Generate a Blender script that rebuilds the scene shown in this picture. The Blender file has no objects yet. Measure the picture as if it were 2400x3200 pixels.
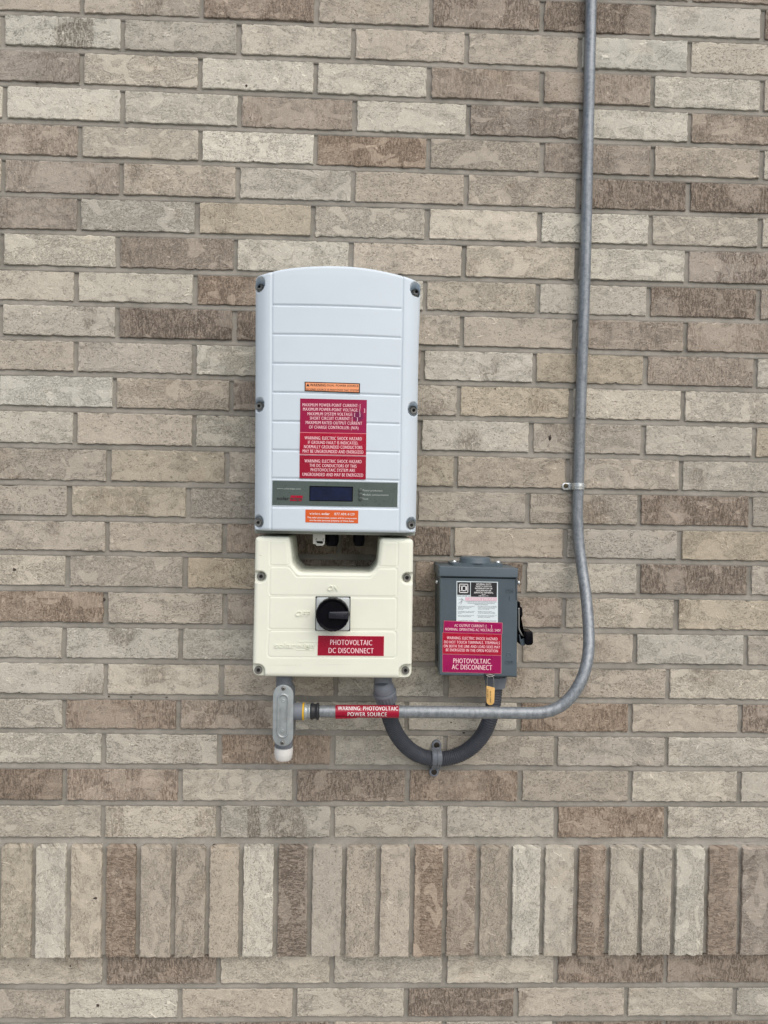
import bpy, math, random
import numpy as np
from mathutils import Vector, Matrix

random.seed(5); RNG = np.random.default_rng(11)
SC = bpy.context.scene
R_ = math.radians

# ------------------------------------------------------------------ camera
CAM = np.array([-0.13989, -1.65491, -0.03532])
RIGHT = np.array([0.999204, -0.035282, 0.018604])
DOWN = np.array([0.018195, -0.011888, -0.999764])
FWD = np.array([0.035495, 0.999307, -0.011236])
FPX = 2311.0
cd = bpy.data.cameras.new('Camera'); cam = bpy.data.objects.new('Camera', cd)
SC.collection.objects.link(cam); SC.camera = cam
cam.matrix_world = Matrix(((RIGHT[0], -DOWN[0], -FWD[0], CAM[0]),
                           (RIGHT[1], -DOWN[1], -FWD[1], CAM[1]),
                           (RIGHT[2], -DOWN[2], -FWD[2], CAM[2]),
                           (0, 0, 0, 1)))
cd.sensor_fit = 'VERTICAL'; cd.sensor_height = 36.0; cd.lens = FPX / 3200 * 36
cd.clip_start = 0.05; cd.clip_end = 500

# ------------------------------------------------------------------ light
SUN_EL, SUN_AZ = R_(50), R_(205)           # overcast light from in front of the wall, a little from the right
w = bpy.data.worlds.new('World'); SC.world = w; w.use_nodes = True
wn = w.node_tree.nodes; bg = wn['Background']
sky = wn.new('ShaderNodeTexSky'); sky.sky_type = 'NISHITA'; sky.sun_disc = False
sky.sun_elevation = SUN_EL; sky.sun_rotation = R_(155)
sky.air_density = 1.0; sky.dust_density = 3.5; sky.ozone_density = 1.0
w.node_tree.links.new(sky.outputs[0], bg.inputs[0]); bg.inputs[1].default_value = 0.10
sl = bpy.data.lights.new('sun', 'SUN'); sl.energy = 1.5; sl.angle = R_(80); sl.color = (1.0, 0.955, 0.89)
so = bpy.data.objects.new('sun', sl); SC.collection.objects.link(so)
sd = Vector((0.42 * math.cos(SUN_EL), -0.9 * math.cos(SUN_EL), math.sin(SUN_EL)))
so.rotation_euler = sd.to_track_quat('Z', 'Y').to_euler(); so.location = (1, -4, 5)
SC.view_settings.view_transform = 'Standard'; SC.view_settings.look = 'None'
SC.view_settings.gamma = 1; SC.view_settings.exposure = 0.42

# ------------------------------------------------------------------ measuring help
def W(px, py, d=0.0):
    """point of the photograph (2400x3200) standing d metres in front of the wall"""
    v = FWD + RIGHT * ((px - 1200) / FPX) + DOWN * ((py - 1600) / FPX)
    t = (-d - CAM[1]) / v[1]
    return CAM + t * v
def on(surf, px, py, off=0.0, d=0.15):
    for _ in range(5):
        p = W(px, py, d); d = surf(p[0], p[2]) + off
    return W(px, py, d)

# ------------------------------------------------------------------ object help
COL = SC.collection
def empty(name, loc, label, cat, group=None):
    o = bpy.data.objects.new(name, None); COL.objects.link(o)
    o.empty_display_size = 0.02; o.location = loc; o['label'] = label; o['category'] = cat
    if group: o['group'] = group
    return o
def obj(name, me, m=None, parent=None, label=None):
    o = bpy.data.objects.new(name, me); COL.objects.link(o)
    if m is not None:
        me.materials.clear(); me.materials.append(m)
    if parent is not None:
        o.parent = parent
        off = Vector((0, 0, 0)); q = parent
        while q is not None:
            off += Vector(q.location); q = q.parent
        o.location = -off
        # bake: shift vertices so the child's own origin sits at its middle
        if len(me.vertices):
            co = np.empty(len(me.vertices) * 3, 'f'); me.vertices.foreach_get('co', co); co = co.reshape(-1, 3)
            c = (co.max(0) + co.min(0)) / 2
            me.vertices.foreach_set('co', (co - c).ravel().astype('f')); o.location = Vector(c.tolist()) - off
            me.update()
    if label: o['label'] = label
    return o
def mesh(name, V, F, smooth=True):
    me = bpy.data.meshes.new(name)
    V = np.asarray(V, dtype=np.float64)
    me.from_pydata(V.tolist(), [], F if isinstance(F, list) else F.tolist()); me.update()
    if smooth:
        me.shade_smooth()
    return me
def join(*parts):
    VV, FF, n = [], [], 0
    for V, F in parts:
        V = np.asarray(V, float)
        VV.append(V); FF += [tuple(int(i) + n for i in f) for f in F]; n += len(V)
    return np.vstack(VV), FF

def fix(me, ang=35):
    """consistent outward normals, sharp where faces meet steeply"""
    import bmesh
    bm = bmesh.new(); bm.from_mesh(me)
    bmesh.ops.recalc_face_normals(bm, faces=bm.faces)
    bm.to_mesh(me); bm.free()
    me.shade_smooth()
    try: me.set_sharp_from_angle(angle=R_(ang))
    except Exception: pass
    return me

def box(c, s, rot=0.0, bev=0.0):
    """box with chamfered vertical/front edges, c centre, s size, rot about y"""
    import bmesh
    bm = bmesh.new(); bmesh.ops.create_cube(bm, size=1)
    for v in bm.verts: v.co = Vector((v.co.x * s[0], v.co.y * s[1], v.co.z * s[2]))
    if bev: bmesh.ops.bevel(bm, geom=bm.edges[:], offset=bev, segments=3, affect='EDGES', profile=0.6)
    M = Matrix.Rotation(rot, 4, 'Y')
    V = [list(M @ v.co + Vector(c)) for v in bm.verts]
    bm.verts.index_update(); F = [tuple(v.index for v in f.verts) for f in bm.faces]; bm.free()
    return V, F
def frame_from(ax):
    a = np.asarray(ax, float); a = a / np.linalg.norm(a)
    u = np.cross(a, [0, 0, 1.0]) if abs(a[2]) < .9 else np.cross(a, [1.0, 0, 0])
    u /= np.linalg.norm(u); return a, u, np.cross(a, u)
def lathe(c, axis, prof, n=40, cap0=True, cap1=True, lobes=None):
    """prof: list of (distance along axis, radius)"""
    a, u, v = frame_from(axis); c = np.asarray(c, float); V = []; F = []
    for k, (h, r) in enumerate(prof):
        for i in range(n):
            t = 2 * math.pi * i / n
            rr = r
            if lobes and lobes[0] <= k <= lobes[1]: rr = r * (1 + lobes[3] * (1 if (i * lobes[2] // n) % 2 else 0))
            V.append(c + a * h + rr * (math.cos(t) * u + math.sin(t) * v))
    for k in range(len(prof) - 1):
        for i in range(n):
            j = (i + 1) % n
            F.append((k * n + i, k * n + j, (k + 1) * n + j, (k + 1) * n + i))
    if cap0: F.append(tuple(range(n - 1, -1, -1)))
    if cap1: F.append(tuple((len(prof) - 1) * n + i for i in range(n)))
    return V, F
def smooth_path(pts, sub=8):
    P = np.asarray(pts, float); out = []
    for i in range(len(P) - 1):
        p0 = P[max(i - 1, 0)]; p1 = P[i]; p2 = P[i + 1]; p3 = P[min(i + 2, len(P) - 1)]
        for s in range(sub):
            t = s / sub
            out.append(.5 * ((2 * p1) + (-p0 + p2) * t + (2 * p0 - 5 * p1 + 4 * p2 - p3) * t * t + (-p0 + 3 * p1 - 3 * p2 + p3) * t ** 3))
    out.append(P[-1]); return np.array(out)
def tube(path, r, n=28, caps=True, rib=None):
    P = np.asarray(path, float); T = np.gradient(P, axis=0); T /= np.linalg.norm(T, axis=1)[:, None]
    L = np.concatenate([[0], np.cumsum(np.linalg.norm(np.diff(P, axis=0), axis=1))])
    _, u, v = frame_from(T[0]); V = []; F = []
    for k in range(len(P)):
        u = u - T[k] * np.dot(u, T[k]); u /= np.linalg.norm(u); v = np.cross(T[k], u)
        rr = r[k] if hasattr(r, '__len__') else r
        if rib: rr = rr + rib[1] * math.cos(2 * math.pi * L[k] / rib[0])
        for i in range(n):
            t = 2 * math.pi * i / n
            V.append(P[k] + rr * (math.cos(t) * u + math.sin(t) * v))
    for k in range(len(P) - 1):
        for i in range(n):
            j = (i + 1) % n
            F.append((k * n + i, k * n + j, (k + 1) * n + j, (k + 1) * n + i))
    if caps:
        F.append(tuple(range(n - 1, -1, -1))); F.append(tuple((len(P) - 1) * n + i for i in range(n)))
    return V, F
def resample(path, step):
    P = np.asarray(path); L = np.concatenate([[0], np.cumsum(np.linalg.norm(np.diff(P, axis=0), axis=1))])
    s = np.linspace(0, L[-1], max(2, int(L[-1] / step)))
    return np.stack([np.interp(s, L, P[:, i]) for i in range(3)], 1)

def rounded(pts, radii, seg=6):
    """2D polygon with rounded corners"""
    P = [np.array(p, float) for p in pts]; out = []; n = len(P)
    for i in range(n):
        r = radii[i] if hasattr(radii, '__len__') else radii
        a, b, c = P[i - 1], P[i], P[(i + 1) % n]
        if r <= 0: out.append(b); continue
        u = (a - b) / np.linalg.norm(a - b); v = (c - b) / np.linalg.norm(c - b)
        ang = math.acos(max(-1, min(1, float(u @ v)))); t = r / math.tan(ang / 2)
        t = min(t, .49 * np.linalg.norm(a - b), .49 * np.linalg.norm(c - b))
        p0 = b + u * t; p1 = b + v * t
        for k in range(seg + 1):
            s = k / seg; out.append((1 - s) ** 2 * p0 + 2 * s * (1 - s) * b + s * s * p1)
    return np.array(out)
def sdf(poly, X, Z):
    """signed distance, positive inside"""
    P = np.asarray(poly); Q = np.roll(P, -1, 0); d = np.full(X.shape, 1e9); ins = np.zeros(X.shape, bool)
    for (ax, az), (bx, bz) in zip(P, Q):
        ex, ez = bx - ax, bz - az; wx, wz = X - ax, Z - az
        t = np.clip((wx * ex + wz * ez) / (ex * ex + ez * ez + 1e-18), 0, 1)
        d = np.minimum(d, (wx - ex * t) ** 2 + (wz - ez * t) ** 2)
        c = ((az > Z) != (bz > Z)) & (X < (ex) * (Z - az) / (ez if abs(ez) > 1e-12 else 1e-12) + ax); ins ^= c
    d = np.sqrt(d); return np.where(ins, d, -d)
def nearest(poly, x, z):
    P = np.asarray(poly); Q = np.roll(P, -1, 0); E = Q - P
    t = np.clip(((x - P[:, 0]) * E[:, 0] + (z - P[:, 1]) * E[:, 1]) / ((E ** 2).sum(1) + 1e-18), 0, 1)
    C = P + E * t[:, None]; k = np.argmin((C[:, 0] - x) ** 2 + (C[:, 1] - z) ** 2); return C[k]
def relief(poly, depth, back, cell):
    """solid whose outline is poly (x,z), front at y=-depth(X,Z,S) and back at y=-back; grid snapped to the outline"""
    P = np.asarray(poly); x0, z0 = P.min(0) - cell * 1.5; x1, z1 = P.max(0) + cell * 1.5
    nx = int((x1 - x0) / cell) + 1; nz = int((z1 - z0) / cell) + 1
    X, Z = np.meshgrid(x0 + cell * np.arange(nx), z0 + cell * np.arange(nz), indexing='ij')
    S = sdf(P, X, Z); ins = S > 0
    nb = np.zeros_like(ins)
    pad = np.pad(ins, 1)
    for i in (0, 1, 2):
        for j in (0, 1, 2): nb |= pad[i:i + nx, j:j + nz]
    snap = nb & ~ins
    for i, j in zip(*np.nonzero(snap)):
        X[i, j], Z[i, j] = nearest(P, X[i, j], Z[i, j]); S[i, j] = 0
    ok = ins | snap
    D = depth(X, Z, np.maximum(S, 0))
    idx = -np.ones(X.shape, int); idx[ok] = np.arange(ok.sum())
    V = np.stack([X[ok], -D[ok], Z[ok]], 1)
    a, b, c, d = idx[:-1, :-1], idx[1:, :-1], idx[1:, 1:], idx[:-1, 1:]
    ia, ib, ic, id_ = ins[:-1, :-1], ins[1:, :-1], ins[1:, 1:], ins[:-1, 1:]
    k = (ia | ib | ic | id_) & (a >= 0) & (b >= 0) & (c >= 0) & (d >= 0)
    F = np.stack([a[k], b[k], c[k], d[k]], 1)
    E = np.concatenate([F[:, [0, 1]], F[:, [1, 2]], F[:, [2, 3]], F[:, [3, 0]]])
    es = np.sort(E, 1); _, inv, cnt = np.unique(es, axis=0, return_inverse=True, return_counts=True)
    be = E[cnt[inv.ravel()] == 1]
    used = np.unique(be); m = {int(v): len(V) + i for i, v in enumerate(used)}
    VB = V[used].copy(); VB[:, 1] = -back
    F2 = [(int(e[1]), int(e[0]), m[int(e[0])], m[int(e[1])]) for e in be]
    V = np.vstack([V, VB])
    loopf = []
    return V, [tuple(f) for f in F.tolist()] + F2
def prism(poly, yb, yf, bev=0.001, seg=3, back=False):
    """solid outline extruded from y=-yb to y=-yf with rounded front rim"""
    P = np.asarray(poly); n = len(P)
    area = 0.5 * np.sum(P[:, 0] * np.roll(P[:, 1], -1) - np.roll(P[:, 0], -1) * P[:, 1])
    if area < 0: P = P[::-1]
    t = np.roll(P, -1, 0) - np.roll(P, 1, 0); t /= np.linalg.norm(t, axis=1)[:, None] + 1e-12
    nrm = np.stack([-t[:, 1], t[:, 0]], 1)
    rings = [(0, yb), (0, yf - bev)]
    for k in range(1, seg + 1):
        a = math.pi / 2 * k / seg; rings.append((bev * (1 - math.cos(a)), yf - bev + bev * math.sin(a)))
    V = []; F = []
    for off, y in rings:
        Q = P + nrm * off
        V += [(q[0], -y, q[1]) for q in Q]
    for k in range(len(rings) - 1):
        for i in range(n):
            j = (i + 1) % n; F.append((k * n + i, k * n + j, (k + 1) * n + j, (k + 1) * n + i))
    F.append(tuple((len(rings) - 1) * n + i for i in range(n)))
    F.append(tuple(range(n - 1, -1, -1)))
    return V, F
def circle(c, r, n=32): return [(c[0] + r * math.cos(2 * math.pi * i / n), c[1] + r * math.sin(2 * math.pi * i / n)) for i in range(n)]

# ------------------------------------------------------------------ materials
class NT:
    def __init__(s, name):
        s.m = bpy.data.materials.new(name); s.m.use_nodes = True; s.t = s.m.node_tree; s.n = s.t.nodes; s.l = s.t.links
        s.b = s.n['Principled BSDF']; s.b.inputs['Specular IOR Level'].default_value = .4
    def node(s, t, **k):
        n = s.n.new(t)
        for a, v in k.items():
            if a.startswith('i_'): n.inputs[a[2:].replace('_', ' ')].default_value = v
            else: setattr(n, a, v)
        return n
    def link(s, a, b): s.l.new(a, b)
    def noise(s, vec, scale, detail=4, rough=.55, dist=0.0):
        n = s.node('ShaderNodeTexNoise'); n.inputs['Scale'].default_value = scale; n.inputs['Detail'].default_value = detail
        n.inputs['Roughness'].default_value = rough; n.inputs['Distortion'].default_value = dist
        s.link(vec, n.inputs['Vector']); return n.outputs['Fac']
    def ramp(s, fac, a, b, lo=0.0, hi=1.0):
        n = s.node('ShaderNodeMapRange'); n.interpolation_type = 'SMOOTHSTEP'
        n.inputs['From Min'].default_value = a; n.inputs['From Max'].default_value = b
        n.inputs['To Min'].default_value = lo; n.inputs['To Max'].default_value = hi
        s.link(fac, n.inputs['Value']); return n.outputs[0]
    def math(s, op, a, b=None, c=None):
        n = s.node('ShaderNodeMath'); n.operation = op
        for i, x in enumerate((a, b, c)):
            if x is None: continue
            if isinstance(x, (int, float)): n.inputs[i].default_value = x
            else: s.link(x, n.inputs[i])
        return n.outputs[0]
    def mix(s, fac, a, b, mode='MIX'):
        n = s.node('ShaderNodeMix'); n.data_type = 'RGBA'; n.blend_type = mode
        for k, x in ((0, fac), (6, a), (7, b)):
            if isinstance(x, (int, float)): n.inputs[k].default_value = x
            elif isinstance(x, tuple): n.inputs[k].default_value = (*x, 1) if len(x) == 3 else x
            else: s.link(x, n.inputs[k])
        return n.outputs[2]
    def mapping(s, vec, sc):
        n = s.node('ShaderNodeMapping'); n.inputs['Scale'].default_value = sc; s.link(vec, n.inputs['Vector']); return n.outputs[0]
    def bump(s, h, strength, dist):
        n = s.node('ShaderNodeBump'); n.inputs['Strength'].default_value = strength; n.inputs['Distance'].default_value = dist
        s.link(h, n.inputs['Height']); s.link(n.outputs[0], s.b.inputs['Normal'])
def srgb(r, g, b):
    f = lambda c: (c / 255 / 12.92) if c / 255 <= .04045 else ((c / 255 + .055) / 1.055) ** 2.4
    return (f(r), f(g), f(b))

def plain(name, col, rough=.5, metal=0.0, var=.08, scale=35, bump=0.0, bscale=400, dirt=None, coat=0.0):
    n = NT(name); co = n.node('ShaderNodeTexCoord').outputs['Object']
    geo = n.node('ShaderNodeNewGeometry').outputs['Position']
    f = n.noise(geo, scale, 5)
    lo = tuple(c * (1 - var) for c in col); hi = tuple(min(1, c * (1 + var)) for c in col)
    c = n.mix(n.ramp(f, .3, .7), lo, hi)
    if dirt:
        d = n.noise(geo, dirt[2], 8, .7); c = n.mix(n.ramp(d, dirt[1], dirt[1] + .12, 0, dirt[3]), c, dirt[0])
    n.link(c, n.b.inputs['Base Color'])
    r = n.ramp(n.noise(geo, scale * 2, 4), .3, .7, max(0, rough - .07), min(1, rough + .08)); n.link(r, n.b.inputs['Roughness'])
    n.b.inputs['Metallic'].default_value = metal
    if coat: n.b.inputs['Coat Weight'].default_value = coat
    if bump: n.bump(n.noise(geo, bscale, 3), bump, .0006)
    return n.m

def brick_material():
    n = NT('fired_clay')
    P = n.node('ShaderNodeAttribute', attribute_name='bc').outputs['Vector']
    T = n.node('ShaderNodeAttribute', attribute_name='tint')
    col, dark = T.outputs['Color'], T.outputs['Alpha']
    tint = lambda c, k: n.mix(1.0, c, k, 'MULTIPLY')
    sp = n.node('ShaderNodeSeparateXYZ'); n.link(P, sp.inputs[0]); v1 = n.math('FRACT', sp.outputs[2]); v2 = n.math('FRACT', n.math('MULTIPLY', sp.outputs[2], 7.3)); v3 = n.math('FRACT', n.math('MULTIPLY', sp.outputs[2], 3.1))
    # patches where wet clay was smeared smooth, with a raised pale rim on part of their outline
    blob = n.noise(n.mapping(P, (1, 1.5, 1)), 17, 2, .4, .8)
    sm = n.ramp(blob, .585, .605)
    rim = n.ramp(n.math('ABSOLUTE', n.math('SUBTRACT', n.noise(P, 24, 1.5, .4, 1.4), .545)), .019, .006)
    rim = n.math('MULTIPLY', rim, n.ramp(n.noise(P, 38, 1), .54, .60))
    # drag streaks across the dark faces
    st = n.noise(n.mapping(P, (230, 58, 1)), 1.0, 4, .62, 1.4); streak = n.ramp(st, .47, .58)
    # wire-cut pits and short tears
    pit = n.noise(n.mapping(P, (200, 330, 1)), 1.0, 2, .55, 1.6); pits = n.ramp(n.math('ADD', pit, n.math('MULTIPLY', n.math('SUBTRACT', .5, v1), .07)), .405, .355)
    crk = n.noise(n.mapping(P, (75, 210, 1)), 1.0, 3, .6, 2.4)
    cracks = n.ramp(n.math('ABSOLUTE', n.math('SUBTRACT', crk, .5)), .022, .005)
    cracks = n.math('MULTIPLY', cracks, n.ramp(n.math('ADD', n.noise(n.mapping(P, (.6, 1, 1)), 40, 3), n.math('MULTIPLY', n.math('SUBTRACT', v2, .5), .26)), .42, .64))
    grain = n.noise(n.mapping(P, (380, 480, 1)), 1.0, 3, .65)
    low = n.noise(P, 13, 2, .5)
    c = n.mix(n.ramp(low, .3, .7), tint(col, (.97, .97, .97)), tint(col, (1.06, 1.055, 1.05)))
    pdark = n.ramp(n.math('ADD', dark, n.math('MULTIPLY', n.math('SUBTRACT', n.noise(P, 34, 4, .65), .5), .9)), .12, .82)
    dk = n.math('MULTIPLY', pdark, n.ramp(blob, .605, .585, .45, 1.0))
    skin = n.mix(streak, tint(col, (.90, .87, .85)), tint(col, (.50, .47, .45)))
    c = n.mix(dk, c, skin)
    c = n.mix(n.math('MULTIPLY', sm, n.ramp(v3, .0, 1.0, .04, .32)), c, tint(col, (1.12, 1.12, 1.11)))
    c = n.mix(n.math('MULTIPLY', rim, .7), c, tint(col, (1.42, 1.42, 1.42)))
    hole = n.math('MULTIPLY', n.math('MAXIMUM', pits, cracks), n.math('SUBTRACT', 1.0, n.math('MULTIPLY', sm, .8)))
    c = n.mix(n.math('MULTIPLY', hole, .64), c, tint(col, (.31, .30, .28)))
    c = n.mix(n.ramp(grain, .36, .60, .42, 0), c, tint(c, (.68, .67, .66)))
    c = n.mix(n.ramp(grain, .52, .68, 0, .35), c, tint(c, (1.25, 1.25, 1.25)))
    c = n.mix(n.ramp(n.noise(P, 10, 2), .60, .74, 0, .22), c, tint(c, (1.04, .93, .83)))
    n.link(c, n.b.inputs['Base Color']); n.b.inputs['Roughness'].default_value = .92
    n.b.inputs['Specular IOR Level'].default_value = .2
    h = n.math('SUBTRACT', 1.0, hole)
    h = n.math('SUBTRACT', h, n.math('MULTIPLY', n.math('MULTIPLY', streak, dark), .9))
    h = n.math('ADD', h, n.math('MULTIPLY', grain, 1.2))
    h = n.math('ADD', h, n.math('MULTIPLY', n.noise(P, 60, 3, .6), .7))
    h = n.math('ADD', h, n.math('MULTIPLY', sm, .35))
    h = n.math('ADD', h, n.math('MULTIPLY', rim, .9))
    n.bump(h, .8, .0015)
    return n.m
def mortar_material():
    n = NT('mortar'); g = n.node('ShaderNodeNewGeometry').outputs['Position']
    a = n.noise(g, 9, 3); b = n.noise(g, 420, 4, .7); c_ = n.noise(g, 70, 4, .6)
    c = n.mix(n.ramp(a, .3, .7), (.222, .214, .188), (.312, .297, .264))
    c = n.mix(n.ramp(c_, .3, .7, 0, .5), c, n.mix(1.0, c, (1.25, 1.22, 1.2), 'MULTIPLY'))
    c = n.mix(n.ramp(b, .25, .75, 0, .4), c, n.mix(1.0, c, (.65, .64, .62), 'MULTIPLY'))
    n.link(c, n.b.inputs['Base Color']); n.b.inputs['Roughness'].default_value = .95
    n.b.inputs['Specular IOR Level'].default_value = .15
    n.bump(n.math('ADD', n.math('MULTIPLY', b, .6), c_), .7, .0012)
    return n.m
def steel_material():
    n = NT('galvanised_steel'); g = n.node('ShaderNodeNewGeometry').outputs['Position']
    st = n.noise(n.mapping(g, (160, 160, 14)), 1.0, 5, .6, .4); b = n.noise(g, 130, 6, .72); a = n.noise(g, 20, 4)
    c = n.mix(n.ramp(b, .3, .7), (.145, .165, .182), (.265, .29, .312))
    c = n.mix(n.ramp(st, .42, .62, 0, .4), c, (.33, .355, .375))
    c = n.mix(n.ramp(n.noise(g, 130, 6, .75), .62, .72, 0, .6), c, (.13, .14, .15))
    n.link(c, n.b.inputs['Base Color']); n.b.inputs['Metallic'].default_value = .45
    n.link(n.ramp(b, .3, .7, .38, .50), n.b.inputs['Roughness'])
    return n.m
M = {}
M['brick'] = brick_material(); M['mortar'] = mortar_material(); M['steel'] = steel_material()
M['white'] = plain('white_powder_coat', srgb(203, 215, 224), .42, var=.012, scale=12, bump=.10, bscale=900)
M['cream'] = plain('cream_powder_coat', srgb(226, 229, 214), .42, var=.015, scale=14, bump=.12, bscale=900, dirt=((.30, .28, .22), .66, 60, .18))
M['flange'] = plain('flange_grey', srgb(150, 154, 146), .5)
M['alu'] = plain('dull_aluminium', srgb(120, 122, 120), .5, .6)
M['slate'] = plain('slate_enamel', srgb(80, 93, 101), .45, var=.04, scale=25, bump=.15, bscale=700)
M['slate_dark'] = plain('dark_slate_and_gap_shade', srgb(40, 46, 52), .6)  # dark slate of small parts, also paints shade into gaps
M['black'] = plain('black_plastic', (.004, .004, .006), .3, var=.1); M['black'].node_tree.nodes['Principled BSDF'].inputs['Specular IOR Level'].default_value = .06
M['rubber'] = plain('black_tape', (.018, .02, .024), .38, bump=.4, bscale=120)
M['screw'] = plain('steel_screw', srgb(135, 134, 130), .4, .7, var=.15, scale=200)
M['zinc'] = plain('bright_zinc', srgb(205, 210, 212), .28, .85, var=.1, scale=150)
M['dark'] = plain('recess_shade', (.012, .012, .012), .8)  # near-black colour painting the shade inside slots and sockets
M['pvc'] = plain('grey_pvc', srgb(112, 118, 126), .5, var=.05)
M['hose'] = plain('dark_grey_hose', srgb(58, 63, 72), .5, var=.10, scale=40, dirt=((.09, .085, .08), .52, 50, .3))
M['cast'] = plain('cast_aluminium', srgb(158, 166, 168), .45, .45, var=.10, scale=60, bump=.3, bscale=250, dirt=((.36, .37, .37), .5, 70, .5))
M['whitecap'] = plain('white_plastic', srgb(206, 206, 203), .45, var=.02)
M['yellow'] = plain('yellow_ring', srgb(212, 168, 24), .5)
M['panel'] = plain('green_grey_film', srgb(80, 92, 88), .32, var=.03)
M['screen'] = plain('dark_blue_display', srgb(14, 26, 56), .12, var=.25, scale=60)
M['silver'] = plain('silver_plate', srgb(196, 203, 203), .35, .3, var=.03)
M['knobink'] = plain('pale_print', srgb(175, 178, 178), .6)
M['ink_w'] = plain('pale_pink_lettering', srgb(248, 205, 212), .5, var=.02)
M['ink_white'] = plain('white_lettering', srgb(235, 236, 236), .5, var=.02)
M['ink_k'] = plain('black_lettering', (.015, .015, .018), .5)
M['ink_g'] = plain('grey_lettering', srgb(172, 182, 178), .5)
M['ink_grey'] = plain('faded_grey_print', srgb(70, 74, 78), .6)
M['red'] = plain('red_label_film', srgb(164, 0, 46), .3, var=.05, scale=18)
M['red2'] = plain('deep_red_label_film', srgb(152, 0, 42), .3, var=.05, scale=18)
M['magenta'] = plain('magenta_label_film', srgb(150, 0, 80), .3, var=.06, scale=18)
M['pinkline'] = plain('label_edge', srgb(224, 130, 140), .5)
M['orange'] = plain('orange_label_film', srgb(212, 92, 34), .4, var=.04)
M['peach'] = plain('faded_orange_film', srgb(238, 158, 112), .45, var=.05)
M['white_film'] = plain('white_label_film', srgb(214, 226, 230), .35, var=.02)
M['pink_film'] = plain('faded_pink_print', srgb(216, 178, 192), .45, var=.03)
M['yseal'] = plain('yellow_seal_plastic', srgb(222, 180, 112), .4, var=.04)
M['wire'] = plain('seal_wire', srgb(150, 152, 150), .35, .7)
def stained():
    n = NT('stained_magenta_film'); g = n.node('ShaderNodeNewGeometry').outputs['Position']
    s = n.node('ShaderNodeSeparateXYZ'); n.link(g, s.inputs[0])
    f = n.ramp(n.math('ADD', s.outputs[0], n.math('MULTIPLY', n.noise(g, 30, 3), .04)), -.14, -.04)
    c = n.mix(f, srgb(150, 0, 62), srgb(148, 0, 92))
    v = n.node('ShaderNodeVectorMath', operation='DISTANCE'); n.link(g, v.inputs[0]); v.inputs[1].default_value = tuple(STAIN)
    d = n.ramp(n.math('ADD', v.outputs['Value'], n.math('MULTIPLY', n.noise(g, 90, 4), .012)), .020, .012, 0, .75)
    c = n.mix(d, c, srgb(96, 6, 72)); n.link(c, n.b.inputs['Base Color']); n.b.inputs['Roughness'].default_value = .3
    return n.m

# ================================================================== GROUND
gm = NT('pale_bounce_ground'); gg = gm.node('ShaderNodeNewGeometry').outputs['Position']  # unseen ground, its paleness added to bounce light up the wall
gm.link(gm.mix(gm.ramp(gm.noise(gg, 30, 6, .7), .3, .7), (.34, .33, .30), (.44, .42, .38)), gm.b.inputs['Base Color']); gm.b.inputs['Roughness'].default_value = .95
GZ = -1.62
g = obj('ground', mesh('ground', [(-60, -60, GZ), (60, -60, GZ), (60, .4, GZ), (-60, .4, GZ)], [(0, 1, 2, 3)], False), gm.m)
g['kind'] = 'structure'

# ================================================================== BRICK WALL
XL, XR = -1.52, 1.42
T = {'W': (213, 209, 195), 'L': (203, 197, 183), 'P': (193, 185, 171), 'T': (194, 184, 165), 'M': (184, 174, 161), 'D': (174, 163, 150), 'O': (185, 171, 155)}
DK = {'W': 0, 'L': 0, 'P': .10, 'T': .15, 'M': .50, 'D': .95, 'O': .66}
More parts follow.
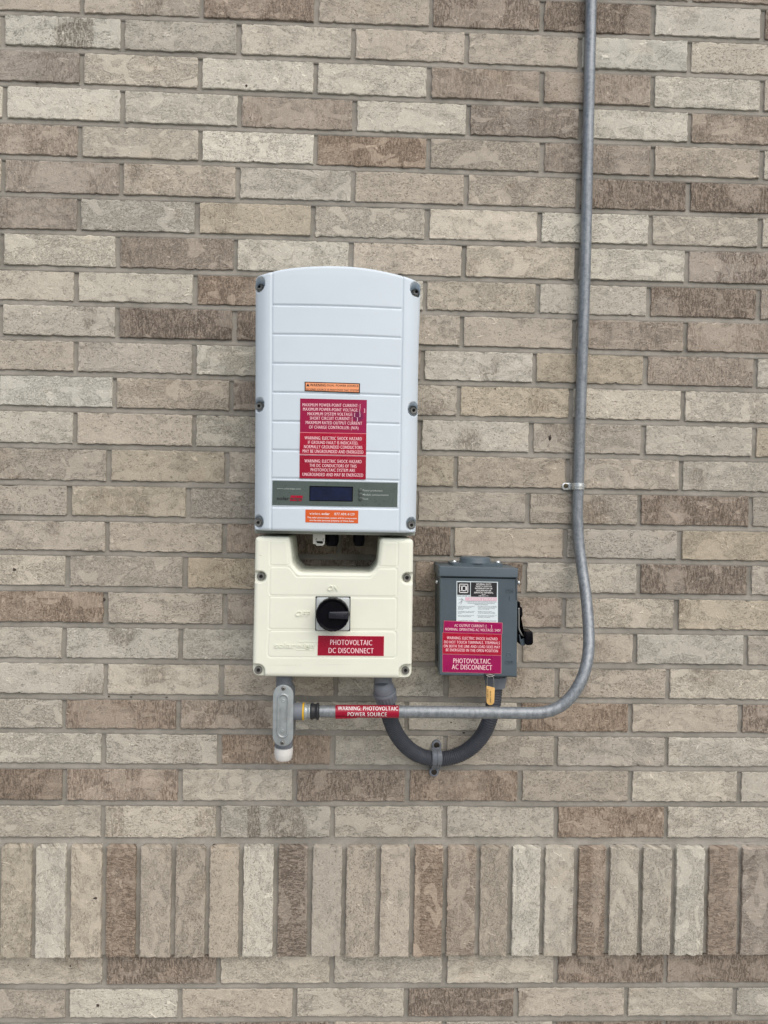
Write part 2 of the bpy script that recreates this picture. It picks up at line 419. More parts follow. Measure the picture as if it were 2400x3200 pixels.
# course: bed joint z below it at left/right edge of view, head joints (m), brick kinds from the left
ROWS = [
 ('A', 1.0225, 1.0265, [-.7633,-.5043,-.2511,.0034,.2528,.5044,.7561], 'PPOPDDLD'),
 ('B', .9458, .9459, [-.9331,-.6755,-.4205,-.1683,.0847,.3404,.5894], 'LWLLPPWL'),
 ('C', .8680, .8652, [-.7626,-.5044,-.2509,.0018,.2551,.5076,.7596], 'MLWWMMWP'),
 ('D', .7871, .7885, [-.9272,-.6722,-.4169,-.1623,.0904,.3449,.5942], 'WWWMWMWM'),
 ('E', .7087, .7113, [-.7639,-.5019,-.2482,.0038,.2590,.5101,.7618], 'MLWOPMPL'),
 ('F', .6276, .6345, [-.9291,-.6734,-.4179,-.1625,.0894,.3420,.5941], 'LMPLPPDD'),
 ('G', .5474, .5570, [-.7642,-.5055,-.2505,.0037,.2565,.5094,.7613], 'MLTLLWLL'),
 ('H', .4677, .4738, [-.9291,-.6777,-.4209,-.1648,.0874,.3439,.5936], 'LWMWPLWD'),
 ('I', .3919, .3951, [-.7671,-.5086,-.254,.0021,.2557,.5094,.7610], 'LWOWLLDM'),
 ('J', .3144, .3169, [-.9297,-.6770,-.4204,-.168,.0858,.3409,.5952], 'LLDDPPMM'),
 ('K', .2375, .2391, [-.7665,-.5083,-.254,-.0006,.2516,.5050,.7585], 'PPWMLTML'),
 ('L', .1599, .1592, [-.935,-.6808,-.4245,-.171,.0821,.3364,.5935], 'LWPMPTLL'),
 ('M', .0787, .0812, [-.7653,-.5058,-.255,-.0038,.2471,.5033,.7602], 'WPWPLPLT'),
 ('N', -.0027, .0021, [-.946,-.6911,-.4321,-.177,.0785,.3330,.5919], 'LPTPTPPL'),
 ('O', -.0805, -.0776, [-.7757,-.5160,-.262,-.009,.2436,.4979,.7555], 'PTPPPPDP'),
 ('P', -.1569, -.1553, [-.946,-.6929,-.4347,-.1803,.0742,.3295,.5924], 'PPPDDPPT'),
 ('Q', -.2365, -.2346, [-.7776,-.5202,-.265,-.013,.2395,.4999,.7567], 'LPTDDLDP'),
 ('R', -.3161, -.3146, [-.946,-.6932,-.4312,-.179,.075,.3308,.5886], 'MOPMMMLT'),
 ('S', -.3958, -.3936, [-.7830,-.5280,-.274,-.020,.2333,.4944,.7515], 'LLLPPPLP'),
 ('T', -.4751, -.4733, [-.944,-.6910,-.4363,-.1824,.0659,.3184,.5731], 'LLLPLPPL'),
 ('U', -.5510, -.5493, [-.7809,-.5297,-.2757,-.0215,.2328,.4873,.7429], 'LOMLLOPD'),
 ('V', -.6294, -.6270, [-.948,-.6938,-.4389,-.1864,.0673,.3190,.5729], 'LWLOLPPL'),
 ('X', -.7116, -.7085, [-.7772,-.5247,-.2698,-.0174,.2383,.4909,.7435], 'OOLOOPLL'),
 ('Y', -.7948, -.7906, [-.947,-.6925,-.4384,-.1840,.0690,.3220,.5757], 'LLLLLLOL'),
 ('SOLDIER', 0, 0, [], ''),
 ('Z', -1.1212, -1.1249, [-.940,-.6843,-.4321,-.1787,.0754,.3291,.5829], 'LLDLLLDD'),
 ('AA', -1.1972, -1.2016, [-.7656,-.5178,-.2617,-.0111,.2395,.4923,.7451], 'PWPLDPLL'),
]
zl = lambda zA, zB, x: zA + (zB - zA) * (x + .93) / 1.71
BR = []      # bricks: four corners, kind, soldier flag
BEDS = []    # bed joint lines (zA,zB)
top = 1.0225 + .0788; topB = 1.0265 + .0788
rows = []
for k in range(5, 0, -1):   # courses above the view
    o = 1.0225 + .0788 * k, 1.0265 + .0788 * k
    base = [-.9331,-.6755,-.4205,-.1683,.0847,.3404,.5894] if k % 2 else [-.7633,-.5043,-.2511,.0034,.2528,.5044,.7561]
    kinds = 'PPLMLLLM' if k == 1 else ''.join(random.choice('WLLPPMD') for _ in range(8))
    rows.append(('x', o[0], o[1], base, kinds))
rows += ROWS
for k in range(1, 6):
    o = -1.1972 - .0788 * k, -1.2016 - .0788 * k
    base = [-.940,-.6843,-.4321,-.1787,.0754,.3291,.5829] if k % 2 else [-.7656,-.5178,-.2617,-.0111,.2395,.4923,.7451]
    rows.append(('x', o[0], o[1], base, ''.join(random.choice('WLLPPMD') for _ in range(8))))
prev = None
J = .0066
for i, (nm, zA, zB, heads, kinds) in enumerate(rows):
    if nm == 'SOLDIER': prev = None; continue
    if prev is None: tA, tB = (zA + .0788, zB + .0788) if nm == 'Z' else (zA + .0788, zB + .0788)
    else: tA, tB = prev
    BEDS.append((zA, zB))
    hh = list(heads); kk = list(kinds); ins_ = 0
    while hh[0] > XL + .02: hh.insert(0, hh[0] - .254); kk.insert(0, random.choice('WLLPPMD')); ins_ += 1
    while hh[-1] < XR - .02: hh.append(hh[-1] + .254); kk.append(random.choice('WLLPPMD'))
    for j in range(len(hh) - 1):
        x0, x1 = hh[j] + .0055 + random.uniform(-.0008, .0008), hh[j + 1] - .0055 + random.uniform(-.0008, .0008)
        a = random.uniform(-.0008, .0008)
        BR.append(((x0, zl(zA, zB, x0) + J + a), (x1, zl(zA, zB, x1) + J + a), (x1, zl(tA, tB, x1) - J + a), (x0, zl(tA, tB, x0) - J + a), kk[j + 1], False, nm, j + 1 - ins_))
    prev = (zA, zB)
SOLX = [-.8345,-.7596,-.6824,-.6080,-.5313,-.4563,-.3827,-.3063,-.2311,-.1557,-.0796,-.0037,.0699,.1442,.2171,.2903,.3653,.4374,.5124,.5881,.6641,.7408]
SOLK = list('TWLOPPPWDPPPOMPWLOLLWOM')
sx = list(SOLX)
while sx[0] > XL: sx.insert(0, sx[0] - .0757); SOLK.insert(0, random.choice('WLLPPM'))
while sx[-1] < XR: sx.append(sx[-1] + .0757); SOLK.append(random.choice('WLLPPM'))
ST, SB = -.8005, -1.0448
SOL = []
for j in range(len(sx) - 1):
    a, b = sx[j] + .0055, sx[j + 1] - .0055; e = random.uniform(-.0015, .0015); t1 = random.uniform(-.0006, .0006)
    SOL.append(((a, SB + e), (b, SB + e * .6), (b + t1, ST), (a + t1, ST + random.uniform(-.001, .001)), SOLK[j + 1], True, 'S', j))

def lines(L, fine):
    e = [0, .0007, .0028]; n = max(3, int((L - .0064) / fine)); mid = np.linspace(.0064, L - .0064, n)
    return np.array(e + mid.tolist() + [L - v for v in e[::-1]])
PATCH = {('B', 1): [(.60, .5, .17, 1, 1.6)], ('A', 1): [(.55, .5, .15, 1, .5)], ('U', 2): [(.5, .05, .35, 1, .7)], ('Y', 2): [(.06, .6, .12, 1, .5), (.92, .5, .12, 1, .5)], ('Y', 3): [(.3, .3, .06, 1, .8), (.6, .05, .2, 1, .6)], ('M', 2): [(.5, .2, .3, 1, .3)], ('O', 1): [(.4, .5, .3, 1, .4)]}
def build_bricks(items, name):
    VV, FF, CC, PP = [], [], [], []; n0 = 0
    for (A, B, C, D, kd, sold, nm, jj) in items:
        A, B, C, D = map(np.array, (A, B, C, D))
        wd = np.linalg.norm(B - A); ht = np.linalg.norm(D - A)
        inview = -1.02 < A[0] < .95 and -1.30 < A[1] < 1.15
        fine = .0042 if inview else .02
        us = lines(wd, fine) / wd; vs = lines(ht, fine) / ht; nx, nz = len(us), len(vs)
        U, Vv = np.meshgrid(us, vs, indexing='ij')
        X = (A[0] * (1 - U) + B[0] * U) * (1 - Vv) + (D[0] * (1 - U) + C[0] * U) * Vv
        Z = (A[1] * (1 - U) + B[1] * U) * (1 - Vv) + (D[1] * (1 - U) + C[1] * U) * Vv
        du = np.minimum(U, 1 - U) * wd; dv = np.minimum(Vv, 1 - Vv) * ht
        # wavering edges
        def wav(m, s): 
            q = RNG.normal(size=m + 4); q = np.convolve(q, [.25, .5, .25], 'same')[2:-2]; return q * s
        eb, et = wav(nx, .0010), wav(nx, .0009); el, er = wav(nz, .0009), wav(nz, .0009)
        for q in range(RNG.integers(0, 3)):
            k = RNG.integers(2, nx - 2); (eb if RNG.random() < .5 else et)[k] += RNG.uniform(-.0035, .0) * (1)
        fb = np.exp(-(Vv * ht) / .005); ft = np.exp(-((1 - Vv) * ht) / .005)
        Z = Z - eb[:, None] * fb + et[:, None] * ft
        fl = np.exp(-(U * wd) / .005); fr = np.exp(-((1 - U) * wd) / .005)
        X = X - el[None, :] * fl + er[None, :] * fr
        dist = np.minimum(du, dv); Y = np.where(dist < .0006, .0007, 0)
        rough = RNG.normal(size=(nx, nz))
        for _ in range(2): rough = (rough + np.roll(rough, 1, 0) + np.roll(rough, -1, 0) + np.roll(rough, 1, 1) + np.roll(rough, -1, 1)) / 5
        bow = RNG.uniform(-.0008, .0008); Y = Y + rough * .0011 + bow + RNG.uniform(-.0007, .0007) * (U - .5) * 2
        base = .020 if sold else 0.0
        Yf = Y - base
        front = np.stack([X, Yf, Z], -1).reshape(-1, 3)
        idx = np.arange(nx * nz).reshape(nx, nz)
        ring = np.concatenate([idx[:, 0], idx[-1, 1:], idx[-2::-1, -1], idx[0, -2:0:-1]])
        backv = front[ring].copy(); backv[:, 1] = .013
        if sold: backv[:, 1] = .010
        nr = len(ring)
        q = np.stack([idx[:-1, :-1], idx[1:, :-1], idx[1:, 1:], idx[:-1, 1:]], -1).reshape(-1, 4)
        r2 = np.arange(nr) + nx * nz
        sd_ = np.stack([np.roll(ring, -1), ring, r2, np.roll(r2, -1)], -1)
        VV.append(np.vstack([front, backv])); FF.append(np.vstack([q, sd_]) + n0)
        # colour
        tc = np.array(T[kd], float) * (1 + RNG.normal() * .022) + np.array([1, 0, -1]) * RNG.normal() * 1.0
        tc = np.array(srgb(*np.clip(tc, 0, 255))) * .90
        dk = DK[kd]; dmap = np.full((nx, nz), dk)
        for (pu, pv, pr, as_, amt) in PATCH.get((nm, jj), []) if not sold else []:
            g2 = ((U - pu) / pr) ** 2 + ((Vv - pv) / 1.0) ** 2 * .6; dmap = np.maximum(dmap, amt * np.clip((1.1 - g2) * 3, 0, 1))
        if kd in 'PTL' and RNG.random() < .5:
            pu, pv, pr = RNG.random(), RNG.random(), RNG.uniform(.08, .22)
            g2 = ((U - pu) / pr) ** 2 + ((Vv - pv) / .7) ** 2; dmap = np.maximum(dmap, RNG.uniform(.25, .6) * np.clip((1.0 - g2) * 1.5, 0, 1))
        if kd in 'MDO':
            pu, pv, pr = RNG.random(), RNG.random(), RNG.uniform(.1, .3)
            g2 = ((U - pu) / pr) ** 2 + ((Vv - pv) / .8) ** 2; dmap = dmap * (1 - RNG.uniform(.2, .8) * np.clip((1.0 - g2) * 2, 0, 1))
        cc = np.empty((nx * nz + nr, 4)); cc[:, :3] = tc; cc[:nx * nz, 3] = dmap.ravel(); cc[nx * nz:, 3] = dk * .6
        CC.append(cc)
        ox, oz, ow = RNG.uniform(0, 50, 3)
        L1, L2 = U * wd, Vv * ht
        if sold: L1, L2 = L2, L1
        pf = np.stack([L1 + ox, L2 + oz, np.full_like(L1, ow)], -1).reshape(-1, 3)
        pb = pf[ring].copy(); pb[:, 1] += .02; PP.append(np.vstack([pf, pb]))
        n0 += nx * nz + nr
    V = np.vstack(VV); F = np.vstack(FF)
    me = bpy.data.meshes.new(name); me.vertices.add(len(V)); me.vertices.foreach_set('co', V.astype('f').ravel())
    me.loops.add(F.size); me.loops.foreach_set('vertex_index', F.astype('i').ravel())
    me.polygons.add(len(F)); me.polygons.foreach_set('loop_start', np.arange(0, F.size, 4, dtype='i'))
    me.update(calc_edges=True)
    a = me.attributes.new('tint', 'FLOAT_COLOR', 'POINT'); a.data.foreach_set('color', np.vstack(CC).astype('f').ravel())
    a = me.attributes.new('bc', 'FLOAT_VECTOR', 'POINT'); a.data.foreach_set('vector', np.vstack(PP).astype('f').ravel())
    me.shade_smooth(); me.set_sharp_from_angle(angle=R_(48))
    return me
wall = empty('brick_wall', (0, .05, GZ), 'pale grey and brown brick wall with a projecting band of upright bricks', 'wall')
obj('brickwork', build_bricks(BR, 'brickwork'), M['brick'], wall)
obj('soldier_course', build_bricks(SOL, 'soldier_course'), M['brick'], wall, 'projecting row of upright bricks')
# mortar: profiled joints and the bed behind
def strip(path_pts, prof):
    """path_pts: list of 3D points ; prof: list of (across vector scaled, y)"""
def mortar():
    parts = []
    xs = np.arange(XL, XR, .012)
    for (a, b) in BEDS:
        zc = zl(a, b, xs); prof = [(.0096, .0044), (.0068, .0042), (.0035, .0034), (-.002, .0022), (-.0062, .0006), (-.0082, .0030)]
        wob = np.convolve(RNG.normal(size=len(xs) + 8), np.ones(9) / 9, 'valid')[:len(xs)]
        V = []; F = []; n = len(prof)
        for i, x in enumerate(xs):
            for k, (dz, y) in enumerate(prof): V.append((x, y + wob[i] * .0016 + RNG.normal() * .00025, zc[i] + dz + (wob[i] * .0012 if 0 < k < 5 else 0)))
        for i in range(len(xs) - 1):
            for k in range(n - 1): F.append((i * n + k, i * n + k + 1, (i + 1) * n + k + 1, (i + 1) * n + k))
        parts.append((V, F))
    V = [(XL, .0095, GZ), (XR, .0095, GZ), (XR, .0095, 1.42), (XL, .0095, 1.42)]; parts.append((V, [(0, 1, 2, 3)]))
    # vertical joints
    for i in range(len(BR) - 1):
        A, B, C, D, kd, s, nm, j = BR[i]; A2 = BR[i + 1]
        if A2[7] != j + 1 or A2[6] != nm: continue
        x0b, x1b, x0t, x1t = B[0], A2[0][0], C[0], A2[3][0]
        if x1b - x0b > .03 or x1b < x0b: continue
        zb, zt = B[1] - .004, C[1] + .006; V = []; F = []; m = 9
        for q in range(m):
            t = q / (m - 1); z = zb + (zt - zb) * t; xa = x0b - .002; xb = x1b + .002; wv = RNG.normal() * .0004
            for k, (u, y) in enumerate(((0, .0032), (.25, .004), (.5, .0046), (.75, .004), (1, .0032))):
                V.append((xa + (xb - xa) * u, y + wv + RNG.normal() * .0002, z))
        for q in range(m - 1):
            for k in range(4): F.append((q * 5 + k, q * 5 + k + 1, (q + 1) * 5 + k + 1, (q + 1) * 5 + k))
        parts.append((V, F))
    return join(*parts)
mo = mesh('mortar', *mortar()); obj('mortar', mo, M['mortar'], wall)
# mortar round the upright bricks: joints between them and the sloping ledge above
def sol_mortar():
    parts = []
    for j in range(1, len(sx) - 1):
        x = sx[j]; m = 22; V = []; F = []
        for q in range(m):
            t = q / (m - 1); z = SB + .0015 + (ST - SB - .001) * t; wv = RNG.normal() * .0005
            for u, y in ((-.008, -.0125), (-.004, -.0118), (0, -.0110), (.004, -.0118), (.008, -.0125)): V.append((x + u, y + wv + RNG.normal() * .0003, z))
        # top goes back to the wall
        for u in (-.008, -.004, 0, .004, .008): V.append((x + u, .008, ST + .001))
        for q in range(m):
            for k in range(4): F.append((q * 5 + k, q * 5 + k + 1, (q + 1) * 5 + k + 1, (q + 1) * 5 + k))
        parts.append((V, F))
    xs = np.arange(XL, XR, .009); V = []; F = []
    prof = [(.0006, .0095), (.0048, .0085), (.0005, .0092), (-.0028, .006), (-.0062, .003), (-.0088, -.0035), (-.0105, -.0095)]
    prof = [(.0030 - .0003 * k, y) if False else (dz, y) for k, (dz, y) in enumerate([(.0085, .009), (.0055, .0068), (.003, .0055), (.0005, .0040), (-.0018, .0020), (-.0042, -.0012), (-.0075, -.0032)])]
    wob = np.convolve(RNG.normal(size=len(xs) + 12), np.ones(7) / 7, 'valid')[:len(xs)]; n = len(prof)
    for i, x in enumerate(xs):
        zc = zl(-.7948, -.7906, x) * 0 + -.7925
        for k, (dz, y) in enumerate(prof): V.append((x, y + wob[i] * .0025 * (k / 6) + RNG.normal() * .0003, zc + dz + RNG.normal() * .0003))
    for i in range(len(xs) - 1):
        for k in range(n - 1): F.append((i * n + k, i * n + k + 1, (i + 1) * n + k + 1, (i + 1) * n + k))
    parts.append((V, F)); return join(*parts)
obj('soldier_mortar', mesh('soldier_mortar', *sol_mortar()), M['mortar'], wall)
# small marks on the wall: a hole, chips and drips
def mark(px, py, r, d=0.0, sq=1.0):
    c = W(px, py, d); n = 14; V = [(c[0], -d - .0022, c[2])]; a0 = random.random() * 6
    for i in range(n):
        t = 2 * math.pi * i / n; q = r * random.uniform(.6, 1.15); V.append((c[0] + q * math.cos(t), -d + .0005, c[2] + q * sq * math.sin(t)))
    return V, [(0, 1 + i, 1 + (i + 1) % n) for i in range(n)]
specks = [(1719, 1368, .0042, 0, 1.6), (326, 1873, .004), (1817, 1457, .001), (45, 1780, .004), (115, 1658, .0015), (119, 2657, .0025), (1450, 2290, .0035, 0, .6), (1410, 2258, .0028, 0, .5), (88, 3018, .0022), (220, 3019, .0026),
          (298, 2807, .0045, .02, .8), (305, 3142, .004), (1621, 3099, .003), (1548, 1215, .0018), (340, 2177, .003, 0, .5), (410, 2178, .0035, 0, .4), (520, 2179, .003, 0, .4), (115, 257, .004, 0, .5), (770, 268, .0035), (480, 258, .0008), (2290, 2030, .002), (1622, 3100, .002)]
obj('wall_chips', mesh('chips', *join(*[mark(*s) for s in specks]), smooth=False), plain('dark_speck', (.05, .04, .035), .9), wall)

# ================================================================== lettering and film
def film(parent, name, m, q, surf, off, z1=(0, 0), sc=1.0, nu=14, nv=6, thick=.0005, rad=0.0, label=None):
    """thin film with corner px q (tl,tr,br,bl), laid on surf at distance off"""
    tl, tr, br, bl = [np.array((z1[0] + a / sc, z1[1] + b / sc)) for a, b in q]
    V = []; F = []
    for lay in (0, 1):
        for j in range(nv + 1):
            for i in range(nu + 1):
                u, v = i / nu, j / nv; p = (tl * (1 - u) + tr * u) * (1 - v) + (bl * (1 - u) + br * u) * v
                P = on(surf, p[0], p[1], off); V.append(P + np.array([0, thick * lay, 0]))
    n = (nu + 1) * (nv + 1); idx = lambda l, i, j: l * n + j * (nu + 1) + i
    for l in (0, 1):
        for j in range(nv):
            for i in range(nu):
                f = (idx(l, i, j), idx(l, i + 1, j), idx(l, i + 1, j + 1), idx(l, i, j + 1)); F.append(f[::-1] if l == 0 else f)
    ring = [(i, 0) for i in range(nu)] + [(nu, j) for j in range(nv)] + [(i, nv) for i in range(nu, 0, -1)] + [(0, j) for j in range(nv, 0, -1)]
    for k in range(len(ring)):
        a, b = ring[k], ring[(k + 1) % len(ring)]; F.append((idx(0, *a), idx(0, *b), idx(1, *b), idx(1, *a)))
    return obj(name, mesh(name, V, F, False), m, parent, label)
_tc = {}
def text_flat(s, bold=0.0, extr=0.0, shear=0.0):
    key = (s, bold, extr, shear)
    if key in _tc: return _tc[key]
    cu = bpy.data.curves.new('t', 'FONT'); cu.body = s; cu.resolution_u = 3; cu.offset = bold; cu.extrude = extr; cu.shear = shear
    if bold < 0: cu.space_character = 1.10
    o = bpy.data.objects.new('t', cu); COL.objects.link(o); bpy.context.view_layer.update()
    dg = bpy.context.evaluated_depsgraph_get(); me = bpy.data.meshes.new_from_object(o.evaluated_get(dg))
    n = len(me.vertices); co = np.empty(n * 3, 'f'); me.vertices.foreach_get('co', co); co = co.reshape(-1, 3).copy()
    F = [tuple(p.vertices) for p in me.polygons]
    bpy.data.objects.remove(o); bpy.data.curves.remove(cu); bpy.data.meshes.remove(me)
    _tc[key] = (co, F); return co, F
CAPH = None
def text_on(surf, off, lines, z1, sc, bold=.004, extr=0.0):
    """lines: (text, x0, y_mid_left, x1, y_mid_right, height) in crop px; the text box is fitted to it"""
    parts = []
    ref = text_flat('H', bold)[0]; ch = ref[:, 1].max() - ref[:, 1].min(); y0 = ref[:, 1].min()
    for ln in lines:
        s, x0, ya, x1, yb, h = ln[:6]; sh = ln[6] if len(ln) > 6 else 0.0
        co, F = text_flat(s, bold, extr, sh)
        a, b = co[:, 0].min(), co[:, 0].max()
        u = (co[:, 0] - a) / (b - a); t = (co[:, 1] - y0) / ch - .5
        px = x0 + (x1 - x0) * u + 0; py = ya + (yb - ya) * u - t * h
        # lean with the line
        px = px + t * h * (yb - ya) / (x1 - x0 + 1e-9)
        V = [on(surf, z1[0] + X / sc, z1[1] + Y / sc, off) for X, Y in zip(px, py)]
        V = np.array(V)
        if extr: V[:, 1] -= (co[:, 2] / max(extr, 1e-6)) * extr_m[0]
        parts.append((V, F))
        if bold < 0:      # heavy upright strokes of a condensed bold face
            V2 = V + (RIGHT * h * .055 / sc / FPX * (V[:, 1] - CAM[1])[:, None]); V2[:, 1] -= .00006; parts.append((V2, F))
    return join(*parts)
extr_m = [.0005]
def letters(parent, name, m, surf, off, lines, *a, **k):
    if len(lines) == 2:
        for ln in lines: o = obj(name, mesh(name, *text_on(surf, off, [ln], *a, **k), smooth=False), m, parent)
        return o
    return obj(name, mesh(name, *text_on(surf, off, lines, *a, **k), smooth=False), m, parent)
def socket_screw(parent, c, r, d, name='screw', m=None):
    """cap screw with a hexagon socket, facing -y; c=(x,z), head face at distance d"""
    x, z = c; n = 24
    prof = [(0, r), (.004, r), (.0048, r * .9), (.0048, r * .52)]
    V, F = lathe((x, -d + .0048, z), (0, -1, 0), prof, n, True, False)
    V2, F2 = lathe((x, -d + .0048, z), (0, -1, 0), [(.0048, r * .52), (.0015, r * .48)], n, False, True)
    V3, F3 = lathe((x, -d + .0048, z), (0, -1, 0), [(-.002, r * 1.35), (.0006, r * 1.35), (.0008, r)], n, True, False)
    o = obj(name, fix(mesh(name, *join((V, F), (V2, F2), (V3, F3)))), m or M['screw'], parent)
    h = obj('socket', mesh('socket', *lathe((x, -d + .0048, z), (0, -1, 0), [(.002, r * .44), (.0028, r * .44)], 6), smooth=False), M['dark'], o)
    return o

# ================================================================== INVERTER (white)
Z1, Z2, ZS = (760, 800), (760, 1230), 2.765
iDx = .192
ctl = W(799, 868, .19); ctr = W(1315, 887, .19); cbl = W(795.5, 1659, .19); cbr = W(1298, 1666, .19)
def inv_surf(x, z):
    t = np.clip((z - ctl[2]) / (cbl[2] - ctl[2]), 0, 1)
    cx = (ctl[0] + ctr[0]) / 2 * (1 - t) + (cbl[0] + cbr[0]) / 2 * t; hw = (ctr[0] - ctl[0]) / 2 * (1 - t) + (cbr[0] - cbl[0]) / 2 * t
    u = np.clip((x - cx) / hw, -1, 1)
    lean = .014 * (1 - t)
    u6 = np.abs(u)
    return .196 + lean + .010 * (1 - u * u) - .020 * np.clip((u6 - .80) / .20, 0, 1) ** 2.2
SV = lambda x, z: float(inv_surf(x, z))
inv_surf_f = SV
top_px = [(799, 874), (803, 866), (812, 861), (830, 855), (851, 849), (880, 842), (920, 836.5), (960, 833), (1000, 831.3), (1040, 831), (1080, 832), (1120, 835), (1165, 841), (1210, 850), (1258, 862), (1285, 871), (1303, 880), (1311, 885), (1314.5, 893)]
pts = [(799, 874), (798.5, 960), (798.2, 1053), (798, 1266), (796.5, 1483), (795.5, 1656)] 
right_px = [(1314.5, 893), (1311.5, 1000), (1309, 1060), (1306, 1234), (1303, 1480), (1298.5, 1664)]
ol = top_px + right_px[1:] + pts[::-1][:-1]
def inv_out(px, py): p = on(SV, px, py, -.004); return (p[0], p[2])
OUT = np.array([inv_out(*p) for p in ol])
def pz(x, y, z=Z1): q = on(inv_surf_f, z[0] + x / ZS, z[1] + y / ZS); return (q[0], q[2])
inv_surf_f = SV
gro = [((255, 423), (800, 432), (1370, 457), Z1), ((255, 677), (800, 684), (1365, 708), Z1), ((255, 929), (800, 938), (1360, 959), Z1), ((255, 1178), (800, 1187), (1357, 1207), Z1),
       ((250, 240), (800, 246), (1350, 262), Z2), ((250, 487), (800, 494), (1345, 512), Z2), ((250, 732), (800, 738), (1345, 752), Z2), ((245, 978), (800, 982), (1340, 994), Z2)]
gseg = []
for a, b, c, zz in gro:
    A, B, C = pz(*a, z=zz), pz(*b, z=zz), pz(*c, z=zz); gseg += [(A, B), (B, C)]
gseg.append((pz(250, 120), pz(240, 1180, Z2))); gseg.append((pz(1380, 160), pz(1345, 1188, Z2)))
pock = [pz(140, 246), pz(1493, 288), pz(134, 98, Z2), pz(1473, 135, Z2), pz(128, 1108, Z2), pz(1455, 1128, Z2)]
scr_px = [(137, 262, Z1), (1498, 308, Z1), (135, 106, Z2), (1474, 144, Z2), (128, 1115, Z2), (1455, 1136, Z2)]
dispq = [(253, 752), (1335, 771), (1331, 981), (250, 964)]
dp = np.array([pz(*q, z=Z2) for q in dispq])
def seg_d(X, Z, a, b):
    ex, ez = b[0] - a[0], b[1] - a[1]; t = np.clip(((X - a[0]) * ex + (Z - a[1]) * ez) / (ex * ex + ez * ez), 0, 1)
    return np.hypot(X - a[0] - ex * t, Z - a[1] - ez * t)
def inv_depth(X, Z, S):
    D = inv_surf(X, Z); g = np.full(X.shape, 1.0)
    for a, b in gseg: g = np.minimum(g, seg_d(X, Z, a, b))
    D = D - .0026 * np.clip(1 - g / .0022, 0, 1) ** .7
    r = .006; s = np.clip(S, 0, r); D = D - (r - np.sqrt(np.maximum(r * r - (r - s) ** 2, 0)))
    for (x, z) in pock:
        q = np.sqrt((X - x) ** 2 + ((Z - z) * .8) ** 2); lim = .160 + .032 * np.clip((q - .0088) / .0028, 0, 1)
        lim = np.where(q > .0116, 9.0, lim); D = np.minimum(D, lim)
    ds = sdf(dp, X, Z); D = D - .0012 * np.clip((ds + .001) / .001, 0, 1)
    return D
inv = empty('solar_inverter', (-.12, -.02, W(1046, 1680, .18)[2]), 'tall white box with arched top, grey display strip and red warning labels', 'inverter')
IV, IF = relief(OUT, inv_depth, .055, .0014)
me = mesh('cover', IV, IF); obj('cover', me, M['white'], inv)
# rear casting the cover is screwed to, showing as a grey rim at the foot
q48 = lambda x, y: (lambda p: (p[0], p[2]))(W(x, y, .148))
bp = [q48(803, 892), q48(1309, 910), (lambda p: (p[0], p[2]))(W(1297.0, 1674.5, .148)), (lambda p: (p[0], p[2]))(W(796, 1666.5, .148))]
bp = [(bp[0][0] + .002, bp[0][1] - .004), (bp[1][0] - .002, bp[1][1] - .006), bp[2], bp[3]]
obj('rear_housing', mesh('rear_housing', *prism(rounded(bp, .003, 3), .03, .1485, .001)), M['flange'], inv)
# heat sink fins behind
fx0, fx1 = bp[3][0] + .02, bp[2][0] - .02; parts = []
for i in range(16):
    x = fx0 + (fx1 - fx0) * i / 15; parts.append(box((x, -.017, (bp[0][1] + bp[2][1]) / 2), (.003, .03, bp[0][1] - bp[2][1] - .05)))
obj('heat_sink', mesh('heat_sink', *join(*parts), smooth=False), M['alu'], inv)
for (x, y, zz) in scr_px:
    p = W(zz[0] + x / ZS, zz[1] + y / ZS, .167); socket_screw(inv, (p[0], p[2]), .0068, .167)
# display strip
dsp = film(inv, 'display_panel', M['panel'], dispq, SV, -.0004, Z2, ZS, 20, 4, .0005)
film(dsp, 'screen_bezel', M['black'], [(573, 797), (949, 804), (946, 933), (571, 927)], SV, .0001, Z2, ZS, 8, 2, .0004)
film(dsp, 'screen', M['screen'], [(581, 806), (941, 812), (938, 926), (579, 921)], SV, .0006, Z2, ZS, 8, 2, .0004)
letters(dsp, 'lettering', M['ink_g'], SV, .0004, [('www.solaredge.com', 291, 819, 497, 823, 13), ('Power production', 1033, 836, 1203, 839, 16), ('Module communication', 1033, 873, 1256, 876, 16), ('Fault', 1033, 908, 1081, 910, 16)], Z2, ZS, bold=.004)
letters(dsp, 'logo_lettering', M['ink_k'], SV, .0004, [('solar', 291, 903, 400, 905, 28)], Z2, ZS, bold=.012)
film(dsp, 'logo_block', M['red'], [(412, 880), (516, 882), (505, 928), (402, 926)], SV, .0003, Z2, ZS, 3, 2, .0003)
letters(dsp, 'logo_block_lettering', plain('logo_cutout', srgb(66, 66, 62), .4), SV, .0008, [('edge', 411, 904, 508, 907, 24)], Z2, ZS, bold=.016)
for y in (835, 871, 908):
    p = on(SV, Z2[0] + 1013 / ZS, Z2[1] + y / ZS); V, F = lathe((p[0], p[1] + .0002, p[2]), (0, -1, 0), [(0, .0043), (.0009, .0043), (.0013, .0036)], 20)
    obj('indicator_light', mesh('indicator_light', V, F), plain('unlit_indicator', srgb(72, 82, 78), .3), dsp)
